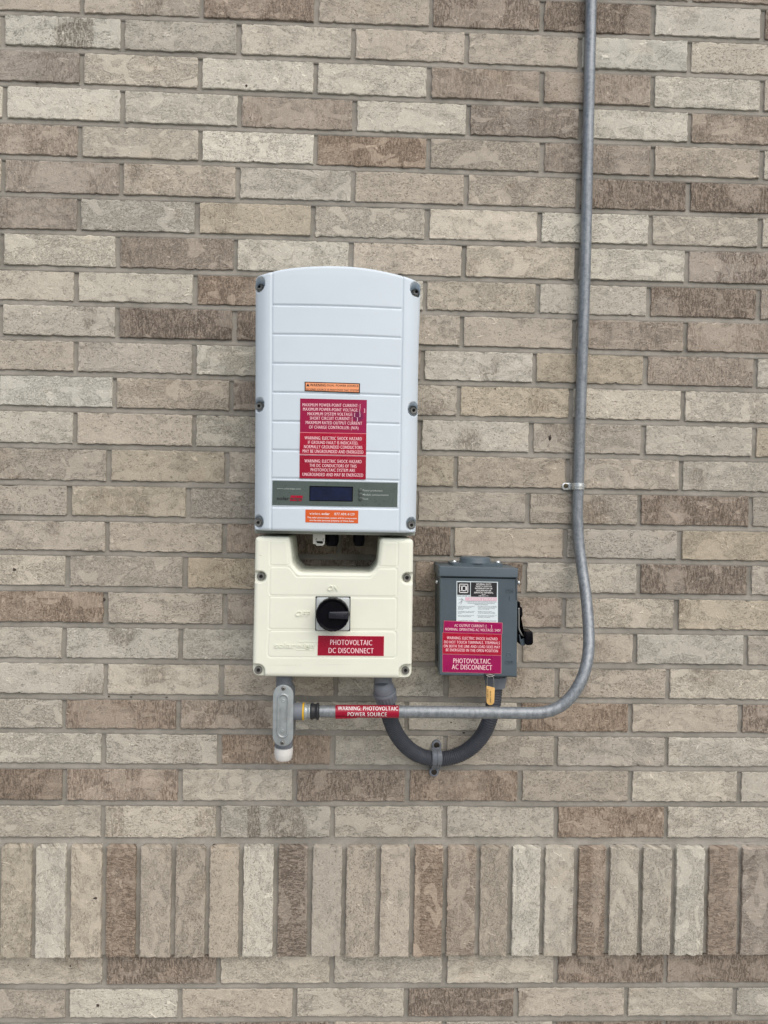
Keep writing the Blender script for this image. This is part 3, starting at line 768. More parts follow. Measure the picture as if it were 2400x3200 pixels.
# warning labels
s = film(inv, 'sticker', M['black'], [(531, 1086), (1009, 1100), (1008, 1186), (531, 1168)], SV, .0006, Z1, ZS, 10, 2, .0004, label='small orange label with black border above the red ones')
film(s, 'label_face', M['peach'], [(539, 1093), (1001, 1107), (1000, 1177), (539, 1161)], SV, .0010, Z1, ZS, 10, 2, .0003)
letters(s, 'lettering', M['ink_k'], SV, .0013, [('WARNING', 578, 1114, 714, 1116, 23), ('DUAL POWER SOURCE', 724, 1117, 996, 1123, 18), ('SECOND SOURCE IS PHOTOVOLTAIC SYSTEM', 542, 1152, 996, 1162, 17)], Z1, ZS, bold=-.010)
tp = [on(SV, Z1[0] + a / ZS, Z1[1] + b / ZS, .0013) for a, b in ((545, 1125), (573, 1126), (559, 1100))]
obj('warning_triangle', mesh('warning_triangle', tp, [(0, 1, 2)], False), M['ink_k'], s)
p_ = on(SV, Z2[0] + 990 / ZS, Z2[1] + 195 / ZS); STAIN = p_
M['stained'] = stained()
s = film(inv, 'sticker', M['stained'], [(492, 42), (1069, 55), (1064, 343), (490, 332)], SV, .0006, Z2, ZS, 12, 4, .0004, label='magenta stained label listing maximum current and voltage')
letters(s, 'lettering', M['ink_w'], SV, .0011, [('MAXIMUM POWER-POINT CURRENT: [', 513, 96, 1014, 104, 26), ('MAXIMUM POWER-POINT VOLTAGE: [', 517, 134, 1011, 143, 26), (']', 1042, 143, 1051, 143, 26), ('MAXIMUM SYSTEM VOLTAGE: [', 556, 174, 967, 180, 26), (']', 1002, 181, 1010, 181, 24),
    ('SHORT CIRCUIT CURRENT: [', 576, 212, 945, 217, 26), (']', 980, 218, 988, 218, 24), ('MAXIMUM RATED OUTPUT CURRENT', 540, 249, 1026, 257, 26), ('OF CHARGE CONTROLLER: (N/A)', 569, 289, 995, 296, 26)], Z2, ZS, bold=-.010)
s = film(inv, 'sticker', M['pinkline'], [(490, 333), (1064, 344), (1062, 539), (487, 527)], SV, .0009, Z2, ZS, 12, 4, .0004, label='red label warning of ground fault, its lower edge lifting')  # pink strip at the foot paints the highlight of the curled edge
film(s, 'label_face', M['red'], [(490.5, 338), (1064, 349), (1062, 531), (487, 519)], SV, .0013, Z2, ZS, 12, 4, .0003)
letters(s, 'lettering', M['ink_w'], SV, .0017, [('WARNING: ELECTRIC SHOCK HAZARD', 531, 382, 1024, 391, 27), ('IF GROUND FAULT IS INDICATED,', 560, 420, 992, 428, 26), ('NORMALLY GROUNDED CONDUCTORS', 525, 458, 1028, 466, 27), ('MAY BE UNGROUNDED AND ENERGIZED', 514, 496, 1037, 506, 27)], Z2, ZS, bold=-.010)
s = film(inv, 'sticker', M['red2'], [(487, 532), (1062, 544), (1059, 742), (486, 732)], SV, .0006, Z2, ZS, 12, 4, .0004, label='red label about direct current conductors, directly above the display')
letters(s, 'lettering', M['ink_w'], SV, .0011, [('WARNING: ELECTRIC SHOCK HAZARD', 530, 581, 1022, 588, 27), ('THE DC CONDUCTORS OF THIS', 573, 620, 978, 627, 26), ('PHOTOVOLTAIC SYSTEM ARE', 583, 658, 965, 664, 26), ('UNGROUNDED AND MAY BE ENERGIZED', 512, 697, 1035, 705, 27)], Z2, ZS, bold=-.010)
s = film(inv, 'sticker', M['orange'], [(538, 1002), (995, 1011), (993, 1121), (537, 1112)], SV, .0006, Z2, ZS, 10, 3, .0004, label='orange label with a telephone number near the lower edge')
letters(s, 'lettering', M['ink_white'], SV, .0011, [('vivint.', 573, 1035, 672, 1037, 22), ('877.404.4129', 788, 1040, 961, 1043, 21)], Z2, ZS, bold=-.010)
letters(s, 'small_lettering', M['ink_white'], SV, .0011, [('solar', 678, 1037, 748, 1039, 22), ('This solar photovoltaic system and its components', 553, 1070, 981, 1078, 13), ('are the sole personal property of Vivint Solar', 574, 1094, 958, 1102, 13)], Z2, ZS, bold=.012)
# things under the inverter: toggle plate and cable glands
Z3 = (760, 1640)
def q3(x, y, d): p = W(Z3[0] + x / ZS, Z3[1] + y / ZS, d); return (p[0], p[2])
tg = rounded([q3(602, 60, .13), q3(706, 60, .13), q3(706, 162, .13), q3(690, 181, .13), q3(632, 181, .13), q3(622, 165, .13), q3(602, 165, .13)], [0, 0, .002, .006, .006, .001, .001], 4)
t = obj('switch_plate', mesh('switch_plate', *prism(tg, .122, .130, .0006)), M['whitecap'], inv, 'white plate with a dark slot hanging under the cover')
sl_ = rounded([q3(628, 140, .13), q3(690, 142, .13), q3(688, 163, .13), q3(640, 160, .13)], .002, 4); obj('slot', mesh('slot', *prism(sl_, .128, .1306, .0002)), M['dark'], t)
letters(t, 'lettering', M['ink_k'], lambda x, z: .1305, .0, [('0', 626, 125, 638, 125, 18), ('I', 689, 126, 693, 126, 18)], Z3, ZS, bold=.0)
for (xa, xb, yb) in ((708, 828, 182), (950, 1052, 182)):
    a = W(Z3[0] + (xa + xb) / 2 / ZS, Z3[1] + 60 / ZS, .11); b = W(Z3[0] + (xa + xb) / 2 / ZS, Z3[1] + yb / ZS, .11)
    r = (xb - xa) / ZS / 2 / 1497; h = a[2] - b[2]
    V, F = lathe((a[0], -.11, a[2] + .004), (0, 0, -1), [(0, r * .9), (h * .35, r * .9), (h * .37, r), (h * .85, r), (h + .001, r * .86), (h + .004, r * .75)], 30, lobes=(2, 3, 20, -.04))
    obj('cable_gland', fix(mesh('cable_gland', V, F)), M['black'], inv)

# ================================================================== DC SWITCH BOX (cream)
cD = .183
def cf(x, y): p = W(Z3[0] + x / ZS, Z3[1] + y / ZS, cD - .004); return (p[0], p[2])
def cfs(x, y): p = W(Z3[0] + x / ZS, Z3[1] + y / ZS, cD); return (p[0], p[2])
cpts = [(104, 101), (402, 107), (416, 210), (428, 335), (485, 408), (1108, 416), (1160, 345), (1172, 240), (1183, 118), (1470, 122), (1464, 720), (1455, 1327), (79, 1309), (92, 700)]
crad = [.009, .008, 0, .020, .020, .020, .020, 0, .008, .009, 0, .014, .014, 0]
CO = rounded([cf(*p) for p in cpts], crad, 8)
CO = CO[np.concatenate([[True], np.linalg.norm(np.diff(CO, axis=0), axis=1) > 1e-5])]
pan = [
 ([(232, 134), (378, 137), (393, 352), (232, 350)], .004),
 ([(1193, 147), (1339, 150), (1334, 362), (1170, 360)], .004),
 ([(231, 362), (397, 366), (462, 448), (1105, 455), (1172, 376), (1332, 374), (1328, 620), (226, 610)], .006),
 ([(226, 622), (1327, 631), (1323, 907), (219, 901)], .005),
 ([(218, 915), (1323, 918), (1322, 1149), (210, 1143)], .008)]
PAN = [rounded([cfs(*p) for p in P], r, 5) for P, r in pan]
cs_px = [(148, 450), (1418, 462), (125, 1265), (1405, 1268)]
CS = [cfs(*p) for p in cs_px]
def cream_depth(X, Z, S):
    D = np.full(X.shape, cD); r = .0095; s = np.clip(S, 0, r); D = D - (r - np.sqrt(np.maximum(r * r - (r - s) ** 2, 0))) * .8
    g = np.full(X.shape, 1.0)
    for P in PAN: g = np.minimum(g, np.abs(sdf(P, X, Z)))
    D = D - .0011 * np.clip(1 - g / .0018, 0, 1)
    for k, (x, z) in enumerate(CS):
        left = k % 2 == 0
        if k < 2:
            rr = .0125; q = np.hypot(X - x, Z - z)
            side = (X < x) if left else (X > x)
            q = np.where(side, np.abs(Z - z) * 1.0, q)
            f = np.clip((rr - q) / .004, 0, 1)
        else:
            qx = (X - x) if left else (x - X); qz = Z - z
            q = np.where((qx > 0) & (qz > 0), np.hypot(qx, qz), np.maximum(qx, qz)); f = np.clip((.0150 - q) / .004, 0, 1)
        f = f * f * (3 - 2 * f); D = np.minimum(D, D * (1 - f) + (cD - .0125) * f)
    return D
dc = empty('isolator_box', (-.12, -.02, W(1046, 2115, .18)[2]), 'cream box with a black rotary knob and a notched top, directly below the white one', 'switch box')
obj('body', mesh('body', *relief(CO, cream_depth, .028, .0014)), M['cream'], dc)
for x, z in CS: socket_screw(dc, (x, z), .0080, cD - .0085)
CSF = lambda x, z: cD
kp = obj('knob_gap_shade', mesh('knob_gap_shade', *prism(rounded([cfs(626, 618), cfs(928, 620), cfs(925, 916), cfs(622, 914)], .001, 2), cD - .001, cD + .001, .0004)), M['slate_dark'], dc)  # dark square paints the shaded gap around the knob plate
pl = obj('knob_plate', mesh('knob_plate', *prism(rounded([cfs(633, 626), cfs(920, 628), cfs(917, 911), cfs(630, 909)], .004, 4), cD, cD + .0035, .0012)), M['silver'], kp)
KD = cD + .034
kc = W(Z3[0] + 772 / ZS, Z3[1] + 781 / ZS, KD); kr = 146 / ZS / (FPX / (1.655 - KD))
V, F = lathe((kc[0], -cD - .003, kc[2]), (0, -1, 0), [(0, kr * .82), (.004, kr * .84), (.006, kr * .96), (.010, kr), (.027, kr), (.030, kr * .97), (.031, kr * .93), (.0295, kr * .86), (.0275, kr * .80)], 72, lobes=(3, 4, 36, -.012))
kn = obj('knob', fix(mesh('knob', V, F)), M['black'], dc, 'round black rotary knob pointing to on')
gx = kr * .80
gb = rounded([(kc[0] - kr * .25, kc[2] + kr * .22), (kc[0] + gx * 1.18, kc[2] + kr * .26), (kc[0] + gx * 1.18, kc[2] - kr * .24), (kc[0] - kr * .25, kc[2] - kr * .20)], .004, 5)
obj('grip', mesh('grip', *prism(gb, KD - .008, KD + .004, .003)), plain('highlit_black_plastic', (.010, .011, .019), .25), kn)  # the knob's black lifted towards navy to paint in highlights
mk = W(Z3[0] + 678 / ZS, Z3[1] + 775 / ZS, KD - .005)
obj('position_mark', mesh('mark', *prism(rounded([(mk[0] - .0035, mk[2] + .005), (mk[0] + .0035, mk[2] + .005), (mk[0] + .0035, mk[2] - .005), (mk[0] - .0035, mk[2] - .005)], .001, 2), KD - .012, KD - .0045, .0002)), plain('worn_print', srgb(120, 124, 124), .5), kn)
letters(kn, 'lettering', M['ink_k'], lambda x, z: KD - .0042, .0, [('OFF', 671, 780, 689, 780, 12)], Z3, ZS, bold=.02)
letters(pl, 'lettering', M['ink_grey'], lambda x, z: cD + .0037, .0, [('TEST 0', 662, 905, 700, 906, 8)], Z3, ZS, bold=.0) if False else None
extr_m[0] = .0012
extr_m[0] = .0017
letters(dc, 'embossed_lettering', M['cream'], CSF, .0002, [('ON', 730, 546, 825, 548, 44, .25), ('OFF', 452, 766, 580, 769, 44, .25)], Z3, ZS, bold=.01, extr=.02)
letters(dc, 'embossed_logo', M['cream'], CSF, .0002, [('solar', 270, 1040, 452, 1042, 44), ('edge', 462, 1041, 612, 1044, 38)], Z3, ZS, bold=.02, extr=.02)
rim = []
for a, b in (((478, 1008), (632, 1012)), ((452, 1078), (606, 1084)), ((632, 1012), (606, 1084))):
    A, B = np.array(cfs(*a)), np.array(cfs(*b)); dd = (B - A) / np.linalg.norm(B - A); nn = np.array([-dd[1], dd[0]]) * .0010
    rim.append(prism([A + nn, B + nn, B - nn, A - nn], cD - .0005, cD + .0008, .0003))
obj('embossed_logo_frame', mesh('embossed_logo_frame', *join(*rim), smooth=False), M['cream'], dc)
s = film(dc, 'sticker', M['pinkline'], [(646, 957), (1218, 963), (1215, 1135), (641, 1130)], CSF, .0006, Z3, ZS, 4, 2, .0005, label='red label under the knob')
film(s, 'label_face', M['red2'], [(648, 959), (1216, 965), (1213, 1132), (643, 1128)], CSF, .0010, Z3, ZS, 4, 2, .0003)
letters(s, 'lettering', M['ink_w'], CSF, .0014, [('PHOTOVOLTAIC', 752, 1015, 1112, 1019, 44), ('DC DISCONNECT', 737, 1085, 1125, 1089, 44)], Z3, ZS, bold=-.010)
# grazes
gz = [(130, 258, 165, 270, 2.2), (160, 1213, 560, 1212, .8), (560, 1212, 1000, 1205, .5), (100, 1206, 165, 1216, .8)]
parts = []
for x0, y0, x1, y1, wd in gz:
    A, B = np.array(cfs(x0, y0)), np.array(cfs(x1, y1)); dd = (B - A) / np.linalg.norm(B - A); nn = np.array([-dd[1], dd[0]]) * wd / ZS / 1570
    q = [A - dd * 0, (A + B) / 2 + nn, B, (A + B) / 2 - nn * .6]; parts.append(([(a[0], -(cD + .0002), a[1]) for a in q], [(3, 2, 1, 0)]))
gm_ = plain('graze', srgb(176, 172, 152), .6)
for P_q in parts: obj('scratch', mesh('scratch', *P_q, smooth=False), gm_, dc)

# ================================================================== AC DISCONNECT (slate box)
Z4, S4 = (1330, 1720), 4.1475
aD = .118
def af(x, y, d=None): p = W(Z4[0] + x / S4, Z4[1] + y / S4, aD if d is None else d); return (p[0], p[2])
ASF = lambda x, z: aD
ac = empty('safety_switch_box', (.16, -.01, W(1490, 2112, .1)[2]), 'slate grey metal switch box with black side lever and magenta labels', 'switch box')
# cabinet behind the door
cab = [af(186, 226, .1), af(1176, 246, .1), af(1166, 1625, .1), af(184, 1600, .1)]
obj('cabinet', mesh('cabinet', *prism(rounded(cab, .002, 3), .004, aD - .006, .001)), M['slate'], ac)
door = [af(188, 340), af(1178, 358), af(1184, 1636), af(180, 1616)]
V, F = prism(rounded(door, [.001, .001, .004, .004], 4), .090, aD, .0022, 4)
dr = obj('door', mesh('door', V, F), M['slate'], ac)
hood = [af(175, 205, aD + .004), af(1200, 232, aD + .004), af(1197, 358, aD + .004), af(178, 338, aD + .004)]
obj('hood', mesh('hood', *prism(rounded(hood, [.003, .003, .001, .001], 3), .006, aD + .004, .0015)), M['slate'], ac, 'folded rain lip over the top of the door')
gap = [af(1166, 365, aD + .0005), af(1178, 365, aD + .0005), af(1180, 640, aD + .0005), af(1172, 640, aD + .0005)]
obj('door_gap_shade', mesh('door_gap_shade', *prism(gap, aD - .004, aD + .0006, .0002), smooth=False), M['slate_dark'], dr)  # raised dark strip painting the shade of the gap beside the door
extr_m[0] = .0012
letters(dr, 'embossed_lettering', M['slate'], ASF, .0002, [('ON', 1042, 524, 1142, 526, 48), ('I', 1088, 617, 1098, 617, 50), ('OFF', 1030, 1448, 1142, 1452, 46)], Z4, S4, bold=.0, extr=.02)
oc = af(1078, 1352); V = []; F = []; n = 28
for i in range(n):
    t = 2 * math.pi * i / n
    for r, y in ((.0052, aD - .0002), (.0048, aD + .0008), (.0040, aD + .0008), (.0036, aD - .0002)): V.append((oc[0] + r * math.cos(t), -y, oc[1] + r * math.sin(t)))
for i in range(n):
    j = (i + 1) % n
    for k in range(3): F.append((i * 4 + k, j * 4 + k, j * 4 + k + 1, i * 4 + k + 1))
obj('embossed_circle', mesh('embossed_circle', V, F), M['slate'], dr)
# hub plate on top
hb0 = W(Z4[0] + 640 / S4, Z4[1] + 200 / S4, .055)
hz = af(600, 200, aD + .004)[1]
hr = 205 / S4 / (FPX / 1.6)
hcx = W(Z4[0] + 636 / S4, Z4[1] + 150 / S4, .055)[0]
fl = []
pp = rounded([(hcx - hr * 1.62, .026), (hcx + hr * 1.62, .026), (hcx + hr * 1.62, .092), (hcx - hr * 1.62, .092)], .012, 5)
V = [(x, -y, hz - .004) for x, y in pp] + [(x, -y, hz + .0025) for x, y in pp]; n = len(pp)
F = [(i, (i + 1) % n, n + (i + 1) % n, n + i) for i in range(n)] + [tuple(range(n, 2 * n)), tuple(range(n - 1, -1, -1))]
hub = obj('hub_plate', mesh('hub_plate', V, F, False), M['slate'], ac)
obj('hub_cap', mesh('hub_cap', *lathe((hcx, -.059, hz + .002), (0, 0, 1), [(0, hr * 1.04), (.0015, hr), (.0085, hr * .97), (.0115, hr * .93), (.0128, hr * .85), (.0128, hr * .5)], 48)), M['slate'], hub)
for sx_ in (-1, 1):
    V, F = lathe((hcx + sx_ * hr * 1.38, -.072, hz + .002), (0, 0, 1), [(0, .0062), (.003, .0062), (.006, .004), (.0065, .001)], 16)
    obj('screw', mesh('screw', V, F), M['zinc'], hub)
for (x, y) in ((143, 408), (1210, 418)):
    p = W(Z4[0] + x / S4, Z4[1] + y / S4, .085); side = -1 if x < 500 else 1
    V, F = lathe((p[0] - side * .004, -.085, p[2]), (side, 0, 0), [(0, .0045), (.004, .0045), (.0058, .0035), (.0066, .0012)], 18); obj('screw', mesh('screw', V, F), M['zinc'], ac)
# side label & knockout on the left flank
xl = af(178, 900, .08)[0]
lf = cab[3][0]
def flank(y0, y1, ya, yb):  # px rows, depth range
    a = W(Z4[0] + 160 / S4, Z4[1] + y0 / S4, .07)[2]; b = W(Z4[0] + 160 / S4, Z4[1] + y1 / S4, .07)[2]
    x = lf - .0006
    return [(x, -ya, a), (x, -yb, a), (x, -yb, b), (x, -ya, b)], [(0, 1, 2, 3)]
obj('sticker', mesh('side_sticker', *flank(840, 1115, .035, .085), smooth=False), M['white_film'], ac, 'white label on the left flank of the box')
zc = W(Z4[0] + 150 / S4, Z4[1] + 1335 / S4, .06)[2]; V, F = lathe((lf - .0001, -.052, zc), (-1, 0, 0), [(0, .0195), (.0018, .0195), (.0022, .018)], 30); obj('knockout', mesh('knockout', V, F), M['slate_dark'], ac)
# lever on the right flank
rx = af(1186, 900, .1)[0]
V1 = box((rx + .0045, -.078, W(0, Z4[1] + 900 / S4, .08)[2] + 0.0), (.012, .05, .1)); 
def rf(x, y, d): p = W(Z4[0] + x / S4, Z4[1] + y / S4, d); return (p[0], p[2])
arm = rounded([rf(1194, 668, .09), rf(1224, 668, .09), rf(1230, 725, .09), rf(1252, 742, .09), rf(1262, 838, .09), rf(1240, 885, .09), rf(1226, 1010, .09), rf(1262, 1085, .09), rf(1300, 1135, .09), rf(1285, 1190, .09), rf(1215, 1215, .09), rf(1194, 1190, .09)], .0012, 3)
lv = obj('lever', mesh('lever', *prism(arm, .060, .090, .0015)), M['black'], ac, 'black lever pivoted on the right flank')
rod = [W(Z4[0] + a / S4, Z4[1] + b / S4, .094) for a, b in ((1206, 745), (1208, 850), (1208, 960), (1212, 1020), (1235, 1070), (1272, 1125))]
obj('lever_rod', mesh('lever_rod', *tube(smooth_path(rod, 5), .0018, 10)), M['wire'], lv)
br = rounded([rf(1213, 1100, .097), rf(1226, 1092, .097), rf(1240, 1150, .097), rf(1262, 1128, .097), rf(1298, 1118, .097), rf(1305, 1215, .097), rf(1275, 1240, .097), rf(1238, 1232, .097), rf(1222, 1180, .097)], .0012, 3)
obj('lever_bracket', mesh('lever_bracket', *prism(br, .082, .097, .001)), M['slate'], lv)
gp = [rf(1283, 1085, .108), rf(1296, 1055, .108), rf(1384, 1053, .108), rf(1392, 1075, .108), rf(1396, 1200, .108), rf(1375, 1226, .108), rf(1310, 1232, .108), rf(1295, 1205, .108)]
obj('grip', mesh('grip', *prism(rounded(gp, .003, 4), .070, .110, .003)), M['black'], lv)
# labels on the door
s = film(ac, 'sticker', M['white_film'], [(401, 398), (938, 408), (937, 955), (399, 945)], ASF, .0005, Z4, S4, 2, 2, .0005, label='white label with black header and small print')
film(s, 'black_logo_square', M['ink_k'], [(411, 410), (578, 413), (578, 577), (411, 574)], ASF, .0009, Z4, S4, 1, 1, .0003)
film(s, 'black_header', M['ink_k'], [(587, 412), (925, 418), (924, 606), (586, 600)], ASF, .0009, Z4, S4, 1, 1, .0003)
film(s, 'pink_bar', M['pink_film'], [(514, 606), (925, 611), (924, 657), (513, 651)], ASF, .0009, Z4, S4, 1, 1, .0003)
def bars(rs, off): 
    ps = []
    for q in rs:
        P = [on(ASF, Z4[0] + a / S4, Z4[1] + b / S4, off) for a, b in q]; ps.append((P, [tuple(range(len(P) - 1, -1, -1))]))
    return join(*ps)
def rect(x0, y0, x1, y1): s_ = .015; return [(x0, y0), (x1, y0 + (x1 - x0) * s_), (x1, y1 + (x1 - x0) * s_), (x0, y1)]
logo = [rect(434, 433, 552, 441), rect(434, 541, 552, 550), rect(434, 433, 443, 550), rect(543, 434, 552, 552),
        rect(453, 456, 520, 467), rect(453, 516, 520, 527), rect(463, 456, 477, 527), [(512, 456), (528, 462), (532, 470), (532, 512), (527, 522), (512, 528), (512, 518), (518, 512), (518, 470), (512, 466)]]
obj('logo', mesh('logo', *bars(logo, .0013), smooth=False), M['ink_white'], s)
letters(s, 'header_lettering', M['ink_white'], ASF, .0013, [('GENERAL DUTY', 654, 436, 853, 439, 18), ('SAFETY SWITCH', 650, 464, 857, 467, 18), ('INTERRUPTOR DE', 641, 491, 865, 495, 18), ('SEGURIDAD DE', 656, 519, 850, 523, 18), ('SERVICIO GENERAL', 628, 546, 879, 550, 18), ('60 A', 729, 570, 777, 571, 14), ('240 Vac | V~', 686, 588, 820, 590, 14)], Z4, S4, bold=.012)
letters(s, 'maker_lettering', M['ink_k'], ASF, .0010, [('SQUARE D', 411, 590, 578, 592, 14)], Z4, S4, bold=-.010)
letters(s, 'danger_lettering', M['ink_white'], ASF, .0013, [('DANGER', 570, 630, 712, 632, 26), ('|', 737, 632, 741, 632, 26), ('PELIGRO', 760, 633, 910, 635, 26)], Z4, S4, bold=-.010)
obj('figure_print', mesh('figure_print', *bars([[(425, 628), (470, 632), (470, 637), (425, 633)], [(462, 618), (478, 618), (478, 632), (462, 632)], [(470, 625), (508, 655), (505, 660), (468, 632)], [(466, 632), (482, 634), (478, 660), (464, 660)], [(466, 656), (478, 660), (424, 690), (422, 684)], [(466, 660), (478, 660), (460, 700), (452, 698)]], .0010), smooth=False), plain('pale_grey_print', srgb(176, 182, 186), .6), s)
tiny = [('HAZARD OF ELECTRIC SHOCK, EXPLOSION, OR ARC FLASH', 520, 664, 920, 670, 10), ('PELIGRO DE DESCARGA ELECTRICA, EXPLOSION O', 546, 683, 894, 688, 10), ('DESTELLO POR ARQUEO', 636, 702, 805, 704, 10)]
eng = ['\u2022 Apply appropriate personal protective', 'equipment (PPE) and follow safe', 'electrical work practices.', 'See NFPA 70E.', None, '\u2022 This equipment must only be installed', 'and serviced by qualified electrical', 'personnel.', None, '\u2022 Never operate energized switch with', 'door open. Keep door fastened.', None, None, None, '\u2022 Turn off switch before servicing or', 'installing fuses or making load side']
esp = ['\u2022 Utilice equipo de proteccion personal (EPP)', 'apropiado y siga las practicas de seguridad', 'electrica establecidas por su Compania.', 'Consulte la norma NFPA 70E.', None, '\u2022 Solamente el personal electrico', 'especializado debera instalar y prestar', 'servicio de mantenimiento a este equipo.', None, '\u2022 Nunca haga funcionar el interruptor con la', 'puerta abierta cuando este energizado.', 'Mantenga la puerta asegurada.', None, None, '\u2022 Desenergice el interruptor antes de extraer', 'o instalar fusibles o de hacer conexiones']
small = []
for k, (a, b) in enumerate(zip(eng, esp)):
    y = 722 + k * 13.2
    if a: small.append((a, 412 if a[0] == '\u2022' else 420, y, 412 + min(222, len(a) * 5.9), y + 3, 7))
    if b: small.append((b, 668 if b[0] == '\u2022' else 680, y, 668 + min(256, len(b) * 5.9), y + 3, 7))
letters(s, 'small_print', M['ink_k'], ASF, .0009, tiny, Z4, S4, bold=.0)
letters(s, 'body_print', M['ink_grey'], ASF, .0009, small, Z4, S4, bold=.01)
def lab(q, mat, lines, off, lbl, bold=-.010):
    s = film(ac, 'sticker', M['pinkline'], q, ASF, off, Z4, S4, 2, 2, .0005, label=lbl)
    qq = [(q[0][0] + 4, q[0][1] + 4), (q[1][0] - 4, q[1][1] + 4), (q[2][0] - 4, q[2][1] - 4), (q[3][0] + 4, q[3][1] - 4)]
    film(s, 'label_face', mat, qq, ASF, off + .0004, Z4, S4, 2, 2, .0003)
    letters(s, 'lettering', M['ink_w'], ASF, off + .0008, lines, Z4, S4, bold=bold); return s
_ = lab([(238, 911), (997, 938), (992, 1086), (229, 1066)], M['magenta'], [('AC OUTPUT CURRENT: [', 373, 972, 788, 981, 33), (']', 846, 984, 856, 984, 33), ('NOMINAL OPERATING AC VOLTAGE: 240V', 254, 1019, 971, 1038, 33)], .0020, 'magenta label on output current, just below the white one')
lab([(220, 1066), (986, 1088), (982, 1362), (218, 1342)], M['red'], [('WARNING: ELECTRIC SHOCK HAZARD', 276, 1132, 930, 1148, 35), ('DO NOT TOUCH TERMINALS. TERMINALS', 240, 1186, 960, 1200, 35), ('ON BOTH THE LINE AND LOAD SIDES MAY', 236, 1238, 962, 1254, 35), ('BE ENERGIZED IN THE OPEN POSITION', 263, 1288, 936, 1304, 35)], .0012, 'red shock hazard label in the middle of the stack')
lab([(217, 1345), (983, 1363), (980, 1598), (219, 1578)], M['magenta'], [('PHOTOVOLTAIC', 358, 1430, 838, 1439, 62), ('AC DISCONNECT', 341, 1508, 858, 1520, 62)], .0004, 'large magenta label at the foot of the door')
# hasp at the bottom of the door
hp = rounded([rf(765, 1606, aD + .006), rf(893, 1606, aD + .006), rf(893, 1640, aD + .006), rf(770, 1630, aD + .006)], .001, 2)
hs = obj('hasp', mesh('hasp', *prism(hp, aD - .012, aD + .005, .001)), M['slate_dark'], ac)
obj('hasp_eye', mesh('hasp_eye', *prism([rf(780 + 50 + 50 * math.cos(t * .314), 1616 - 9 * math.sin(t * .314), aD + .007) for t in range(20)], aD, aD + .0065, .0005)), M['screw'], hs)

# ================================================================== STEEL CONDUIT
pc = [(1849.5, -110, .0150), (1847.2, 0, .0142), (1838.6, 400, .0142), (1829.8, 800, .0142), (1820.5, 1100, .0142), (1812.0, 1350, .0142), (1807.2, 1519, .0142), (1804.6, 1590, .0155), (1805.8, 1640, .0175), (1810, 1708, .0235), (1819.5, 1781, .037), (1830, 1853, .058), (1837.0, 1925, .084), (1840.3, 1990, .108), (1839.0, 2034, .122), (1834, 2070, .133), (1825, 2104, .141), (1811.5, 2136, .147), (1791, 2169, .151), (1762, 2199, .153), (1728, 2218, .154), (1688, 2227, .154), (1634, 2228.3, .154), (1489, 2226.5, .154), (1345, 2225, .154), (1200, 2223.5, .154), (1100, 2223.2, .154), (992, 2223, .154)]
path = resample(smooth_path([W(x, y, d) for x, y, d in pc], 10), .006)
RC = .0122
# long straight run further up the wall, out of view
up = path[0] + np.array([-.002, 0, .25]) - (path[6] - path[0]) * 0
path = np.vstack([[up], path])
mc = empty('steel_conduit', tuple(path[1800 if False else len(path) // 2]), 'galvanised steel pipe running down the wall and curving left beneath the cream box', 'pipe')
mc.location = (float(path[-1][0]), float(path[-1][1]), float(path[-1][2]))
obj('pipe', mesh('pipe', *tube(path, RC, 40)), M['steel'], mc)
Z5, S5 = (820, 2090), 3.95
d5 = .154
def pz5(x, y, d=d5): return W(Z5[0] + x / S5, Z5[1] + y / S5, d)
px_m = S5 * FPX / (1.655 - d5)      # crop px per metre
def collar(parent, name, x0, x1, prof, mat, y=526, n=40, lobes=None, label=None):
    a = pz5(x0, y); b = pz5(x1, y); ax = b - a; L = np.linalg.norm(ax)
    V, F = lathe(a, ax, [(L * t, r / px_m) for t, r in prof], n, lobes=lobes); return obj(name, fix(mesh(name, V, F), 50), mat, parent, label)
collar(mc, 'coupling', 516, 598, [(0, 90), (.06, 96), (.18, 98), (.36, 90), (.42, 88), (.6, 88), (.66, 93), (.9, 93), (1, 86)], M['cast'], 526)
collar(mc, 'black_tape', 592, 704, [(0, 92), (.05, 98), (.22, 101), (.38, 95), (.55, 90), (.66, 96), (.75, 106), (.88, 106), (.97, 95), (1, 78)], M['rubber'], 525, label='lumpy black sealing tape')
# wrapped warning label
def wrap():
    i0 = W(1048.5, 2223, d5)[0]; i1 = W(1246, 2224, d5)[0]
    k = [j for j in range(len(path)) if i0 <= path[j][0] <= i1 and path[j][1] < -.14]
    P = path[k]; P = P[np.argsort(P[:, 0])]; P = np.vstack([W(1048.5, 2223.1, d5), P, W(1246, 2224, d5)]); V = []; F = []; n = 30
    for i, p in enumerate(P):
        for j in range(n + 1):
            t = R_(-62) + R_(236) * j / n; r = RC + .0006
            V.append((p[0], p[1] - r * math.cos(t), p[2] + r * math.sin(t)))
    for i in range(len(P) - 1):
        for j in range(n): F.append((i * (n + 1) + j, (i + 1) * (n + 1) + j, (i + 1) * (n + 1) + j + 1, i * (n + 1) + j + 1))
    return P, V, F
P_, V, F = wrap(); wl = obj('warning_wrap', mesh('warning_wrap', V, F), M['red2'], mc, 'red warning label wrapped round the pipe')
def pipe_surf(x, z):
    zc = np.interp(x, P_[:, 0], P_[:, 2]); yc = -np.interp(x, P_[:, 0], P_[:, 1]); r = RC + .0009
    dz = min(abs(z - zc), r * .97); return yc + math.sqrt(r * r - dz * dz)
def flap():   # loose lower edge
    a = [pz5(903, 590, d5 + .012), pz5(1180, 600, d5 + .012), pz5(1160, 611, d5 + .011), pz5(903, 618, d5 + .010)]
    return [tuple(p) for p in a], [(3, 2, 1, 0)]
